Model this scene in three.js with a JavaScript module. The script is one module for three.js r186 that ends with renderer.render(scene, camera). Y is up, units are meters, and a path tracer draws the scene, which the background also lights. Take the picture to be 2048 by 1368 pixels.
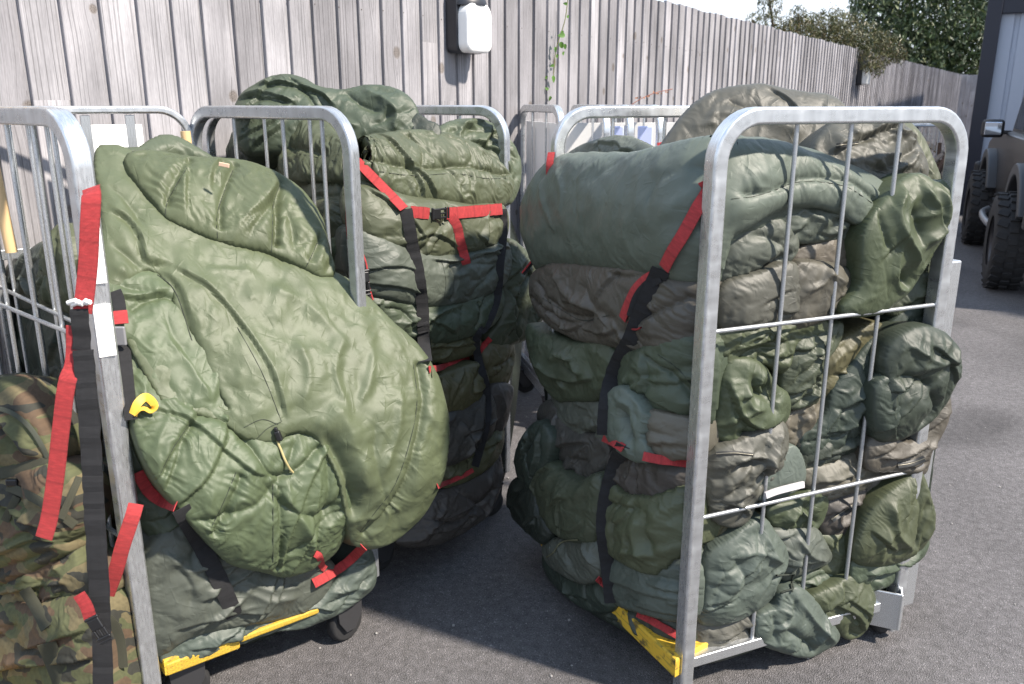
import * as THREE from 'three';
import { mergeGeometries } from 'three/addons/utils/BufferGeometryUtils.js';
import { RoundedBoxGeometry } from 'three/addons/geometries/RoundedBoxGeometry.js';

// ---------------------------------------------------------------- camera, sky, sun, exposure
const scene = new THREE.Scene();
const EYE = 1.7, PITCH = 15.76 * Math.PI / 180, FOC = 1697, EXPOSURE = 2.0;
const camera = new THREE.PerspectiveCamera(2 * Math.atan(684 / FOC) * 180 / Math.PI, 2048 / 1368, 0.05, 600);
camera.position.set(0, EYE, 0);
camera.rotation.set(-PITCH, 0, 0);
camera.focus = 2.75;
camera.userData.fStop = 5.6;
camera.updateMatrixWorld();

const SUN = new THREE.Vector3(0.62, 0.75, 0.30).normalize();
function skyTexture() {                                   // hazy bright day: pale horizon, soft blue zenith, thin cloud
  const W = 512, H = 256, d = new Float32Array(W * H * 4);
  for (let j = 0; j < H; j++) for (let i = 0; i < W; i++) {
    const el = ((j + 0.5) / H - 0.5) * Math.PI, az = (i / W) * Math.PI * 2;
    const y = Math.sin(el), c = Math.cos(el), dir = [Math.cos(az) * c, y, Math.sin(az) * c];
    const t = Math.pow(Math.max(0, y), 0.5);
    let r = 0.98 * (1 - t) + 0.24 * t, g = 1.02 * (1 - t) + 0.40 * t, b = 1.06 * (1 - t) + 0.68 * t;
    const n = fbm2(dir[0] * 2.2 / (y + 0.35) + 9, dir[2] * 2.2 / (y + 0.35) + 4, 5);
    const cl = Math.min(1, Math.max(0, n * 1.7 + 0.1)) * Math.min(1, Math.max(0, y * 4));
    r += (0.98 - r) * cl * 0.55; g += (1.0 - g) * cl * 0.55; b += (1.03 - b) * cl * 0.55;
    const sd = Math.max(0, dir[0] * SUN.x + dir[1] * SUN.y + dir[2] * SUN.z), gl = 0.7 * Math.pow(sd, 14);
    if (y < 0) { r = 0.16; g = 0.155; b = 0.15; }
    const o = (j * W + i) * 4;
    d[o] = r + gl; d[o + 1] = g + gl * 0.95; d[o + 2] = b + gl * 0.85; d[o + 3] = 1;
  }
  const t = new THREE.DataTexture(d, W, H, THREE.RGBAFormat, THREE.FloatType);
  t.mapping = THREE.EquirectangularReflectionMapping; t.magFilter = THREE.LinearFilter; t.needsUpdate = true;
  return t;
}
// seeded noise -----------------------------------------------------------------
function rng(seed) { let s = seed >>> 0; return () => { s = (s + 0x6D2B79F5) >>> 0; let t = s; t = Math.imul(t ^ (t >>> 15), t | 1); t ^= t + Math.imul(t ^ (t >>> 7), t | 61); return ((t ^ (t >>> 14)) >>> 0) / 4294967296; }; }
function hash2(x, y) { let h = Math.imul(x, 374761393) + Math.imul(y, 668265263) | 0; h = Math.imul(h ^ (h >>> 13), 1274126177); return ((h ^ (h >>> 16)) >>> 0) / 4294967296; }
function noise2(x, y, px = 0, py = 0) {                   // gradient noise, about -0.7..0.7; px,py: period (0: none)
  const xi = Math.floor(x), yi = Math.floor(y), fx = x - xi, fy = y - yi;
  const g = (i, j, dx, dy) => { let a = i, b = j; if (px) a = ((a % px) + px) % px; if (py) b = ((b % py) + py) % py; const t = hash2(a, b) * 6.2831853; return Math.cos(t) * dx + Math.sin(t) * dy; };
  const u = fx * fx * fx * (fx * (fx * 6 - 15) + 10), v = fy * fy * fy * (fy * (fy * 6 - 15) + 10);
  const a = g(xi, yi, fx, fy), b = g(xi + 1, yi, fx - 1, fy), c = g(xi, yi + 1, fx, fy - 1), d = g(xi + 1, yi + 1, fx - 1, fy - 1);
  return (a + (b - a) * u + (c - a) * v + (a - b - c + d) * u * v) * 1.4;
}
function fbm2(x, y, o = 4, p = 0) { let s = 0, a = 0.5, f = 1; for (let i = 0; i < o; i++) { s += a * noise2(x * f + i * 17 * (p ? 0 : 1), y * f, p ? p * f : 0, p ? p * f : 0); a *= 0.5; f *= 2; } return s; }
const sstep = (a, b, x) => { const t = Math.min(1, Math.max(0, (x - a) / (b - a))); return t * t * (3 - 2 * t); };

scene.background = scene.environment = skyTexture();
scene.backgroundIntensity = scene.environmentIntensity = 0.86;
const sun = new THREE.DirectionalLight(0xfff4e6, 4.9);
sun.position.copy(SUN).multiplyScalar(30).add(new THREE.Vector3(0, 0, -4));
sun.target.position.set(0, 0, -4); scene.add(sun, sun.target);
sun.castShadow = true; sun.shadow.radius = 5; sun.shadow.mapSize.set(4096, 4096); sun.shadow.bias = -0.0004;
Object.assign(sun.shadow.camera, { left: -16, right: 16, top: 16, bottom: -16, near: 1, far: 70 });

// ---------------------------------------------------------------- helpers
const names = new Map();
function numbered(n) { const k = names.get(n) ?? 0; names.set(n, k + 1); return k ? n + '_' + String(k).padStart(3, '0') : n; }
function mesh(name, geo, mat, parent) { const m = new THREE.Mesh(geo, mat); m.name = numbered(name); m.castShadow = m.receiveShadow = true; (parent ?? scene).add(m); return m; }
function tag(o, label, category, group) { o.userData.label = label; o.userData.category = category; if (group) o.userData.group = group; return o; }
function thing(name, label, category, pos = [0, 0, 0], turn = 0, group) { const g = new THREE.Group(); g.name = numbered(name); g.position.set(...pos); g.rotation.y = turn; scene.add(g); return tag(g, label, category, group); }
function structure(o) { o.userData.kind = 'structure'; return o; }
const V = (x, y, z) => new THREE.Vector3(x, y, z);
const CP = Math.cos(PITCH), SP = Math.sin(PITCH);
function rayOf(px, py) { const x = (px - 1024) / FOC, y = -(py - 684) / FOC; return [x, y * CP - SP, CP + y * SP]; }   // right, up, forward
function at(px, py, D) { const r = rayOf(px, py), t = D / r[2]; return V(r[0] * t, EYE + r[1] * t, -D); }                // a point on a sight line, D metres ahead
const box = (w, h, d, x = 0, y = 0, z = 0) => new THREE.BoxGeometry(w, h, d).translate(x, y, z);
const rbox = (w, h, d, r, x = 0, y = 0, z = 0) => new RoundedBoxGeometry(w, h, d, 2, r).translate(x, y, z);
const bare = (g) => { g = g.index ? g.toNonIndexed() : g; for (const k of Object.keys(g.attributes)) if (!['position', 'normal', 'uv'].includes(k)) g.deleteAttribute(k); return g; };
const merge = (list) => mergeGeometries(list.map(bare));
function rodGeo(a, b, r, n = 10) { const d = b.clone().sub(a), g = new THREE.CylinderGeometry(r, r, d.length(), n, 1); g.applyQuaternion(new THREE.Quaternion().setFromUnitVectors(V(0, 1, 0), d.clone().normalize())); const m = a.clone().add(b).multiplyScalar(0.5); return g.translate(m.x, m.y, m.z); }
function beamGeo(a, b, w, h, up = V(0, 1, 0), r = 0.003) {  // a bar of section w x h from a to b
  const d = b.clone().sub(a), L = d.length(), x = d.normalize(), z = x.clone().cross(up).normalize(), y = z.clone().cross(x);
  const g = r ? rbox(L, h, w, r) : box(L, h, w); g.applyMatrix4(new THREE.Matrix4().makeBasis(x, y, z)); const m = a.clone().add(b).multiplyScalar(0.5); return g.translate(m.x, m.y, m.z);
}
function tubeGeo(pts, r, n = 8, seg = 40) { return new THREE.TubeGeometry(new THREE.CatmullRomCurve3(pts), seg, r, n); }

// ---------------------------------------------------------------- textures and materials
function tex(w, h, fn, srgb = false, rep) {                // fn(i, j, out)
  const d = new Uint8Array(w * h * 4), o = [0, 0, 0];
  for (let j = 0; j < h; j++) for (let i = 0; i < w; i++) { fn(i, j, o); const k = (j * w + i) * 4; for (let c = 0; c < 3; c++) d[k + c] = Math.max(0, Math.min(255, o[c] * 255)); d[k + 3] = 255; }
  const t = new THREE.DataTexture(d, w, h); t.wrapS = t.wrapT = THREE.RepeatWrapping; t.magFilter = THREE.LinearFilter; t.minFilter = THREE.LinearMipmapLinearFilter; t.generateMipmaps = true;
  if (srgb) t.colorSpace = THREE.SRGBColorSpace; if (rep) t.repeat.set(rep, rep); t.needsUpdate = true; return t;
}
const lin = (r, g, b) => new THREE.Color().setRGB(r, g, b);
const std = (c, rough, metal = 0, extra = {}) => new THREE.MeshStandardMaterial({ color: Array.isArray(c) ? lin(...c) : c, roughness: rough, metalness: metal, ...extra });

// fabric: crinkled nylon taffeta; uv in metres, tile 0.5 m
const crinkleField = (() => {                             // short straight creases of pressed cloth, wrapped over the tile
  const N = 1024, f = new Float32Array(N * N), R = rng(8);
  for (let k = 0; k < 620; k++) {
    const x = R() * N, y = R() * N, a = R() * Math.PI, L = 18 + 130 * R() * R(), w = 2.2 + 5 * R(), amp = (R() < 0.65 ? 1 : -1) * (0.3 + 0.7 * R()) * Math.sqrt(L / 100), ca = Math.cos(a), sa = Math.sin(a), bow = (R() - 0.5) * 0.004, asym = 0.5 + 1.5 * R(), m = Math.ceil(L / 2 + 26);
    for (let j = -m; j <= m; j++) for (let i = -m; i <= m; i++) { const u = (i * ca + j * sa), t = Math.abs(u) / (L / 2); if (t >= 1) continue; const v = -i * sa + j * ca - bow * u * u, d = v > 0 ? v / (w * asym) : -v / w; if (d > 4) continue; f[(((Math.round(y) + j) & 1023) << 10) | ((Math.round(x) + i) & 1023)] += amp * Math.exp(-d) * (1 - t * t); }
  }
  return f;
})();
const crinkle = tex(1024, 1024, (i, j, o) => {
  const x = i / 1024, y = j / 1024, weave = ((i % 4) < 2) === ((j % 4) < 2) ? 0.02 : 0;
  o[0] = o[1] = o[2] = 0.45 + 0.17 * crinkleField[j * 1024 + i] + 0.10 * fbm2(x * 10, y * 10, 3, 10) + weave;
}, false, 2);
const fade = tex(512, 512, (i, j, o) => {
  const x = i / 512, y = j / 512, n = 0.9 + 0.16 * fbm2(x * 5, y * 5, 5, 5) + 0.06 * fbm2(x * 40, y * 40, 2, 40);
  o[0] = n; o[1] = n; o[2] = n;
}, false, 1.3);
const nylonCache = {};
const TINT = {
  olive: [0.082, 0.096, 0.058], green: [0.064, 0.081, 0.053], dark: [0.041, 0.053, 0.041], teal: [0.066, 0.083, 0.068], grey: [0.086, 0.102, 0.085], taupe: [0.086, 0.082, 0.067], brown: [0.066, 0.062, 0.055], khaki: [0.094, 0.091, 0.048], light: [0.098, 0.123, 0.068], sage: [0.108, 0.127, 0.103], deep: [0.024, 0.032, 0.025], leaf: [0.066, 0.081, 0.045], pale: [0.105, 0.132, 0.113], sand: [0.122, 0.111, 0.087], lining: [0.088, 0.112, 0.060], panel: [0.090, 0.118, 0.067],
};
function nylon(key, jit = 0) {
  const id = key + ':' + jit;
  if (!nylonCache[id]) {
    const c = TINT[key], j = [0.88 + 0.04 * Math.sin(jit * 12.9), 0.89 + 0.035 * Math.sin(jit * 7.7 + 1), 0.88 + 0.04 * Math.sin(jit * 5.1 + 2)];
    nylonCache[id] = new THREE.MeshPhysicalMaterial({ color: lin(c[0] * j[0], c[1] * j[1], c[2] * j[2]), roughness: 0.49, specularIntensity: 0.75, bumpMap: crinkle, bumpScale: 0.007, map: fade, side: THREE.DoubleSide });
  }
  return nylonCache[id];
}
const camoTex = tex(1024, 1024, (i, j, o) => {             // disruptive-pattern cloth: sand, green, brown, black brush strokes
  const x = i / 1024, y = j / 1024, wx = 0.06 * fbm2(x * 8, y * 8, 3, 8), wy = 0.06 * fbm2(x * 8 + 2.5, y * 8 + 5.1, 3, 8), f = (k, l, a) => noise2((x + wx) * k + a, (y + wy) * l + a * 2, k, l);
  let c = [0.30, 0.265, 0.17];
  if (f(5, 9, 0.3) > 0.0) c = [0.215, 0.225, 0.13];
  if (f(6, 12, 0.7) > 0.17) c = [0.235, 0.175, 0.12];
  if (f(7, 15, 1.3) > 0.3) c = [0.11, 0.11, 0.09];
  const n = 0.92 + 0.2 * fbm2(x * 60, y * 60, 2, 60); for (let k = 0; k < 3; k++) o[k] = Math.pow(c[k] * n, 1 / 1.35);
}, true, 1.7);
const weave = tex(256, 256, (i, j, o) => { o[0] = o[1] = o[2] = 0.5 + 0.4 * (((i >> 2) + (j >> 2)) % 2 ? 1 : -1) * 0.5 + 0.2 * (hash2(i, j) - 0.5); });
const camoMat = std(0xffffff, 0.85, 0, { map: camoTex, bumpMap: crinkle, bumpScale: 0.003, side: THREE.DoubleSide });
// webbing: ribbed tape
const ribs = tex(64, 256, (i, j, o) => { o[0] = o[1] = o[2] = 0.5 + 0.35 * Math.sin(j / 256 * Math.PI * 2 * 32) + 0.15 * (hash2(i, j) - 0.5); });
const webTone = tex(64, 512, (i, j, o) => { const e = Math.abs(i / 64 - 0.5) * 2, n = 0.86 + 0.16 * fbm2(i / 64 * 2, j / 512 * 14, 4) + 0.05 * Math.sin(j / 512 * Math.PI * 2 * 64) - 0.12 * sstep(0.86, 1, e) - 0.14 * Math.max(0, noise2(j / 512 * 9, 3)); o[0] = n; o[1] = n; o[2] = n; }, true);
const redWeb = std([0.50, 0.042, 0.045], 0.8, 0, { map: webTone, bumpMap: ribs, bumpScale: 0.0012, side: THREE.DoubleSide });
const blackWeb = std([0.018, 0.018, 0.020], 0.85, 0, { map: webTone, bumpMap: ribs, bumpScale: 0.0012, side: THREE.DoubleSide });
const scuff = tex(512, 512, (i, j, o) => { const x = i / 512, y = j / 512, n = fbm2(x * 9, y * 9, 5, 9), s = sstep(0.22, 0.34, noise2(x * 7, y * 60, 7, 60)), g = sstep(0.05, 0.35, n); o[0] = 0.98 - 0.42 * g - 0.2 * s; o[1] = 0.98 - 0.40 * g - 0.15 * s; o[2] = 0.98 - 0.1 * g + 0.0 * s; }, true, 3);
const plasticBlack = std([0.012, 0.012, 0.013], 0.38);
const yellowPlastic = std([0.60, 0.38, 0.035], 0.6, 0, { map: scuff, bumpMap: fade, bumpScale: 0.004 });
// zinc plated steel
const zincRough = tex(512, 512, (i, j, o) => { const x = i / 512, y = j / 512; const s = 0.30 + 0.22 * fbm2(x * 14, y * 14, 4, 14) + 0.2 * Math.max(0, noise2(x * 5, y * 60, 5, 60)); o[0] = o[1] = o[2] = s; }, false, 3);
const zincTone = tex(512, 512, (i, j, o) => { const x = i / 512, y = j / 512; const s = 0.86 + 0.2 * fbm2(x * 10, y * 10, 4, 10) - 0.25 * Math.max(0, noise2(x * 8, y * 90, 8, 90) - 0.3); o[0] = s; o[1] = s; o[2] = s; }, false, 3);
const zinc = std([0.70, 0.72, 0.735], 1, 0.85, { roughnessMap: zincRough, map: zincTone });
const zincDull = std([0.50, 0.52, 0.54], 1, 0.7, { roughnessMap: zincRough, map: zincTone });
const rubber = std([0.016, 0.016, 0.017], 0.8);
const whiteSheet = std([0.84, 0.84, 0.83], 0.55), shadedWhiteSheet = std([0.50, 0.50, 0.495], 0.55);  // white cladding, and a copy with shade put into its colour

// ================================================================ SETTING: asphalt, fence, cabin, trees
{ // asphalt: one sheet to the horizon, finely divided near the cages
  const agg = (s, p) => { };
  const N = 2048, cells = 300;
  const bump = tex(N, N, (i, j, o) => {
    const x = i / N * cells, y = j / N * cells, xi = Math.floor(x), yi = Math.floor(y); let best = 9, id = 0;
    for (let b = -1; b <= 1; b++) for (let a = -1; a <= 1; a++) {
      const cx = ((xi + a) % cells + cells) % cells, cy = ((yi + b) % cells + cells) % cells;
      const dx = xi + a + hash2(cx, cy) - x, dy = yi + b + hash2(cx + 911, cy + 37) - y, d = dx * dx + dy * dy; if (d < best) { best = d; id = hash2(cx + 5, cy + 71); }
    }
    const r = Math.max(0, 1 - best * 2.2), n = fbm2(i / N * 40, j / N * 40, 3, 40);
    o[0] = 0.25 + 0.5 * r * (0.35 + 0.65 * id) + 0.2 * n;                     // height
    const t = id > 0.97 ? 0.58 : id < 0.08 ? 0.37 : 0.44 + 0.07 * (id - 0.5);
    o[1] = t * (0.82 + 0.2 * r) + 0.10 * n;                                    // tone
    o[2] = 0.5;
  });
  const tone = tex(N, N, (i, j, o) => { const v = bump.image.data[(j * N + i) * 4 + 1] / 255; o[0] = v * 1.0; o[1] = v * 0.99; o[2] = v * 0.985; }, true);
  const xs = [], zs = [];
  for (const x of [-300, -120, -50, -25, -14]) xs.push(x); for (let x = -9; x <= 14; x += 0.12) xs.push(x); for (const x of [18, 30, 60, 140, 300]) xs.push(x);
  for (const z of [-400, -160, -80, -50, -34]) zs.push(z); for (let z = -26; z < -8; z += 0.25) zs.push(z); for (let z = -8; z <= 0.5; z += 0.1) zs.push(z); for (const z of [3, 8, 25, 80, 300]) zs.push(z);
  const pos = [], col = [], uv = [], idx = [];
  for (const z of zs) for (const x of xs) {
    const n = fbm2(x * 0.7, z * 0.7, 4), m = fbm2(x * 2.6 + 9, z * 2.6, 3), patch = sstep(0.05, 0.3, noise2(x * 0.9 + 4, z * 1.4 + 2));
    pos.push(x, 0.004 * noise2(x * 1.5, z * 1.5), z); const v = 0.80 + 0.30 * n + 0.22 * m + 0.12 * patch - 0.25 * sstep(0.28, 0.5, noise2(x * 1.7 + 31, z * 1.3 + 8)); col.push(v, v * 0.995, v * 1.01); uv.push(x / 1.3, z / 1.3);
  }
  const w = xs.length; for (let j = 0; j + 1 < zs.length; j++) for (let i = 0; i + 1 < w; i++) { const a = j * w + i; idx.push(a, a + w, a + 1, a + 1, a + w, a + w + 1); }
  const g = new THREE.BufferGeometry(); g.setAttribute('position', new THREE.Float32BufferAttribute(pos, 3)); g.setAttribute('color', new THREE.Float32BufferAttribute(col, 3)); g.setAttribute('uv', new THREE.Float32BufferAttribute(uv, 2)); g.setIndex(idx); g.computeVertexNormals();
  const m = std([0.86, 0.85, 0.86], 0.9, 0, { map: tone, bumpMap: bump, bumpScale: 0.006, vertexColors: true });
  structure(mesh('ground', g, m));
  // loose grit
  const R = rng(77), chips = [];
  for (let k = 0; k < 150; k++) { const s = 0.003 + 0.006 * R() * R(), q = new THREE.IcosahedronGeometry(s, 0); q.scale(1, 0.6, 0.8); q.rotateY(R() * 6); q.translate(-0.8 + 3.4 * R(), s * 0.4, -2.1 - 3 * R()); chips.push(q); }
  const c = mesh('loose_grit', merge(chips), std([0.26, 0.25, 0.24], 0.9)); c.userData.kind = 'stuff'; c.userData.label = 'scattered pale stone chips lying on the asphalt'; c.userData.category = 'grit';
}

// ---------------------------------------------------------------- close-board fence
const woodTex = [0, 1, 2, 3, 4].map((k) => {
  const R = rng(40 + k), knots = []; for (let q = 0; q < 2; q++) knots.push([0.15 + 0.7 * R(), R(), 0.012 + 0.014 * R()]);
  const W = 256, H = 2048;                                  // 0.15 m x 2.5 m
  const t = tex(W, H, (i, j, o) => {
    let x = i / W, y = j / H, k1 = 0, dx = 0;
    for (const [kx, ky, kr] of knots) { let dy = y - ky; const ex = (x - kx) * 0.15, ey = dy * 2.5, d = Math.hypot(ex, ey * 0.7); const pull = Math.exp(-((ey / (kr * 5)) ** 2)); dx += Math.sign(ex || 1) * pull * kr * 0.9 * Math.exp(-Math.abs(ex) / 0.05); if (d < kr) k1 = Math.max(k1, Math.min(1, (kr - d) / kr * 2.5)) * (1); }
    const gx = (x * 0.15 - dx), wob = 0.004 * fbm2(y * 5 + k * 9, x * 0.8, 3);
    const ring = noise2((gx + wob) * 420 + k * 31, y * 3.5), fine = noise2((gx + wob) * 900 + k * 7, y * 22), big = fbm2(x * 1.3 + k * 5, y * 6, 3), crack = sstep(0.34, 0.5, noise2((gx + wob) * 170 + 3 * k, y * 1.6 + k));
    let v = 0.74 + 0.06 * ring + 0.07 * fine + 0.20 * big + 0.06 * fbm2(x * 30, y * 90, 2) - 0.13 * crack;
    v -= 0.2 * k1 * (0.7 + 0.5 * noise2(x * 40, y * 500));
    o[0] = v * 1.0; o[1] = v * (0.972 - 0.04 * k1); o[2] = v * (0.972 - 0.09 * k1);
  }, true);
  return t;
});
const woodMat = woodTex.flatMap((t, k) => [[0.53, 0.55, 0.58], [0.42, 0.435, 0.46], [0.62, 0.645, 0.68]].map((c) => std(c, 0.85, 0, { map: t, bumpMap: t, bumpScale: 0.004 })));
function boardGeo(w, h, uo) {                               // feather-edged board: 22 mm on the near edge, 7 mm on the far edge
  const s = new THREE.Shape(), a = 0.024, b = 0.006, r = 0.002; s.moveTo(0, 0); s.lineTo(0, -a + r); s.lineTo(r, -a); s.lineTo(w - r, -b); s.lineTo(w, -b + r); s.lineTo(w, 0); s.closePath();
  const g = new THREE.ExtrudeGeometry(s, { depth: h, bevelEnabled: false, steps: 1 }); g.rotateX(-Math.PI / 2);   // x along fence, y up, front at +z
  const p = g.attributes.position, uv = g.attributes.uv; for (let i = 0; i < p.count; i++) uv.setXY(i, (p.getX(i) + p.getZ(i)) / 0.16 * 0.9 + 0.03, p.getY(i) / 2.5 + uo);
  return g;
}
const FENCE_A = [-1.595, 2.88], DIR_A = [0.607, 0.795], DIR_B = [0.538, 0.843], LEN_A = 2.93, BOARD = 0.133;
const fenceAt = (t) => t < LEN_A ? [FENCE_A[0] + DIR_A[0] * t, FENCE_A[1] + DIR_A[1] * t] : [FENCE_A[0] + DIR_A[0] * LEN_A + DIR_B[0] * (t - LEN_A), FENCE_A[1] + DIR_A[1] * LEN_A + DIR_B[1] * (t - LEN_A)];
const fenceTurn = (t) => { const d = t < LEN_A ? DIR_A : DIR_B; return Math.atan2(d[1], d[0]); };
{
  const f = thing('timber_fence', 'tall weathered grey vertical close-board fence running behind the roll cages to the far corner', 'fence', [FENCE_A[0], 0, -FENCE_A[1]]);
  const R = rng(5), geos = Array.from({ length: 10 }, (_, k) => boardGeo(BOARD + 0.016, 2.375 + 0.006 * (k % 3), k * 0.37));
  let n = 0;
  const put = (x, d, turn) => {
    const m = mesh('board', geos[Math.floor(R() * 10)], woodMat[Math.floor(R() * woodMat.length)], f);
    m.position.set(x - FENCE_A[0], 0.03 + 0.004 * R(), -(d - FENCE_A[1])); m.rotation.set(0, turn, (R() - 0.5) * 0.006); n++;
  };
  for (let t = -1.3; t < 24.8; t += BOARD * (0.985 + 0.03 * R())) { const [x, d] = fenceAt(t), tr = fenceTurn(t); put(x, d, tr); }
  const [ex, ed] = fenceAt(24.9), back = fenceTurn(20) - Math.PI / 2; for (let q = 0; q < 14; q++) put(ex + Math.cos(back) * q * BOARD, ed + Math.sin(back) * q * BOARD, back);
  const rails = []; for (const h of [0.35, 1.2, 2.1]) { for (const [t0, t1] of [[-1.3, LEN_A], [LEN_A, 24.8]]) { const a = fenceAt(t0), b = fenceAt(t1 - 1e-4), tr = fenceTurn((t0 + t1) / 2), nx = -Math.sin(tr) * 0.045, nd = Math.cos(tr) * 0.045; rails.push(beamGeo(V(a[0] + nx - FENCE_A[0], h, -(a[1] + nd - FENCE_A[1])), V(b[0] + nx - FENCE_A[0], h, -(b[1] + nd - FENCE_A[1])), 0.05, 0.08)); } }
  mesh('fence_rail', merge(rails), woodMat[1], f);
  // nail heads on the nearer boards
  const nails = []; for (let t = -1.2; t < 5.5; t += BOARD) for (const h of [1.2, 2.1]) { const [x, d] = fenceAt(t + 0.03), tr = fenceTurn(t); const g = new THREE.CylinderGeometry(0.0028, 0.0028, 0.004, 8); g.rotateX(Math.PI / 2); g.rotateY(tr); g.translate(x - FENCE_A[0] + Math.sin(tr) * 0.0225, h + 0.02 * (R() - 0.5), -(d - FENCE_A[1]) + Math.cos(tr) * 0.0225); nails.push(g); }
  const nl = mesh('nail_heads', merge(nails), std([0.10, 0.085, 0.075], 0.7, 0.3), f); nl.userData.kind = 'stuff';
}
// bulkhead lamps on the fence
function bulkhead(t, h, W, H, label) {
  const [x, d] = fenceAt(t), tr = fenceTurn(t);
  const g = thing('bulkhead_lamp', label, 'wall lamp', [x + Math.sin(tr) * 0.024, h, -d + Math.cos(tr) * 0.024], tr);
  const housing = std([0.018, 0.02, 0.026], 0.42), white = std([0.86, 0.86, 0.84], 0.35);
  const sh = (w, hh, r) => { const s = new THREE.Shape(), a = w / 2, b = hh / 2; s.moveTo(-a + r, -b); s.lineTo(a - r, -b); s.quadraticCurveTo(a, -b, a, -b + r); s.lineTo(a, b - r * 2); s.quadraticCurveTo(a, b, a - r * 2, b); s.lineTo(-a + r * 2, b); s.quadraticCurveTo(-a, b, -a, b - r * 2); s.lineTo(-a, -b + r); s.quadraticCurveTo(-a, -b, -a + r, -b); return s; };
  const ex = (s, dep, bv) => new THREE.ExtrudeGeometry(s, { depth: dep, bevelEnabled: true, bevelThickness: bv, bevelSize: bv, bevelSegments: 4, curveSegments: 10 });
  mesh('back_plate', ex(sh(W, H, 0.03), 0.06, 0.006).translate(0, 0, 0.006), housing, g);
  const top = new THREE.SphereGeometry(W * 0.52, 24, 12, 0, Math.PI * 2, 0, Math.PI / 2); top.scale(1.02, 0.75, 0.86); mesh('hood', top.translate(0, H * 0.14, 0.055), housing, g);
  mesh('diffuser', ex(sh(W * 0.78, H * 0.60, 0.03), 0.05, 0.018).translate(0.0, -H * 0.16, 0.070), white, g);
  return g;
}
bulkhead(2.16, 2.115, 0.2, 0.34, 'large white and black bulkhead lamp on the fence above the middle cage');
bulkhead(LEN_A + 8.7, 2.13, 0.24, 0.38, 'small distant bulkhead lamp on the fence under the overhanging gorse');

// climbing plant on the fence: stem and separate leaves
const leafMat = new THREE.MeshPhysicalMaterial({ color: lin(0.10, 0.22, 0.035), roughness: 0.55, transmission: 0.3, thickness: 0, side: THREE.DoubleSide });
function leafGeo(s) { const sh = new THREE.Shape(); sh.moveTo(0, 0); sh.bezierCurveTo(s * 0.55, s * 0.1, s * 0.5, s * 0.75, 0, s * 1.15); sh.bezierCurveTo(-s * 0.5, s * 0.75, -s * 0.55, s * 0.1, 0, 0); const g = new THREE.ShapeGeometry(sh, 8); const p = g.attributes.position; for (let i = 0; i < p.count; i++) p.setZ(i, 0.35 * Math.abs(p.getX(i)) - 0.25 * p.getY(i) * p.getY(i) / s); g.computeVertexNormals(); return g; }
{
  const spots = [[1136, -6], [1130, 40], [1112, 100], [1107, 150], [1100, 200], [1096, 250]].map(([px, py]) => at(px, py, 5.28));
  const v = thing('climbing_plant', 'thin bright green climbing plant with heart shaped leaves hanging down the fence', 'plant', spots[5].toArray());
  const o = spots[5]; mesh('stem', tubeGeo(spots.map((p) => p.clone().sub(o)), 0.003, 6, 40), std([0.16, 0.17, 0.06], 0.8), v);
  const R = rng(31), L = [0.022, 0.03, 0.038].map(leafGeo);
  for (const [px, py, k] of [[1122, 62, 2], [1130, 70, 2], [1108, 95, 2], [1120, 84, 2], [1128, 88, 1], [1104, 152, 2], [1090, 154, 0], [1112, 110, 1], [1100, 192, 1], [1097, 180, 0], [1135, 8, 0], [1133, 34, 0], [1124, 106, 1], [1108, 130, 0]]) {
    const m = mesh('leaf', L[k], leafMat, v); m.position.copy(at(px, py, 5.2).sub(o)); m.rotation.set(-0.2 + 0.6 * R(), 0.5 + R() - 0.5, R() * 5);
  }
  const tw = [[1262, 210], [1285, 196], [1310, 186], [1345, 178]].map(([a, b]) => at(a, b, 5.9)), t = thing('dry_twig', 'thin reddish twig poking through the fence above the empty cages', 'twig', tw[0].toArray());
  mesh('twig_stem', tubeGeo(tw.map((p) => p.clone().sub(tw[0])), 0.0025, 5, 20), std([0.34, 0.13, 0.09], 0.8), t);
  const tl = []; for (let k = 0; k < 12; k++) { const p = at(1270 + 6 * k, 200 - 1.9 * k + 8 * (R() - 0.5), 5.88).sub(tw[0]); const g = leafGeo(0.012); g.rotateZ(R() * 6); g.translate(p.x, p.y, p.z); tl.push(g); }
  mesh('twig_leaves', merge(tl), std([0.34, 0.16, 0.09], 0.8, 0, { side: THREE.DoubleSide }), t).userData.kind = 'stuff';
}

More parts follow.
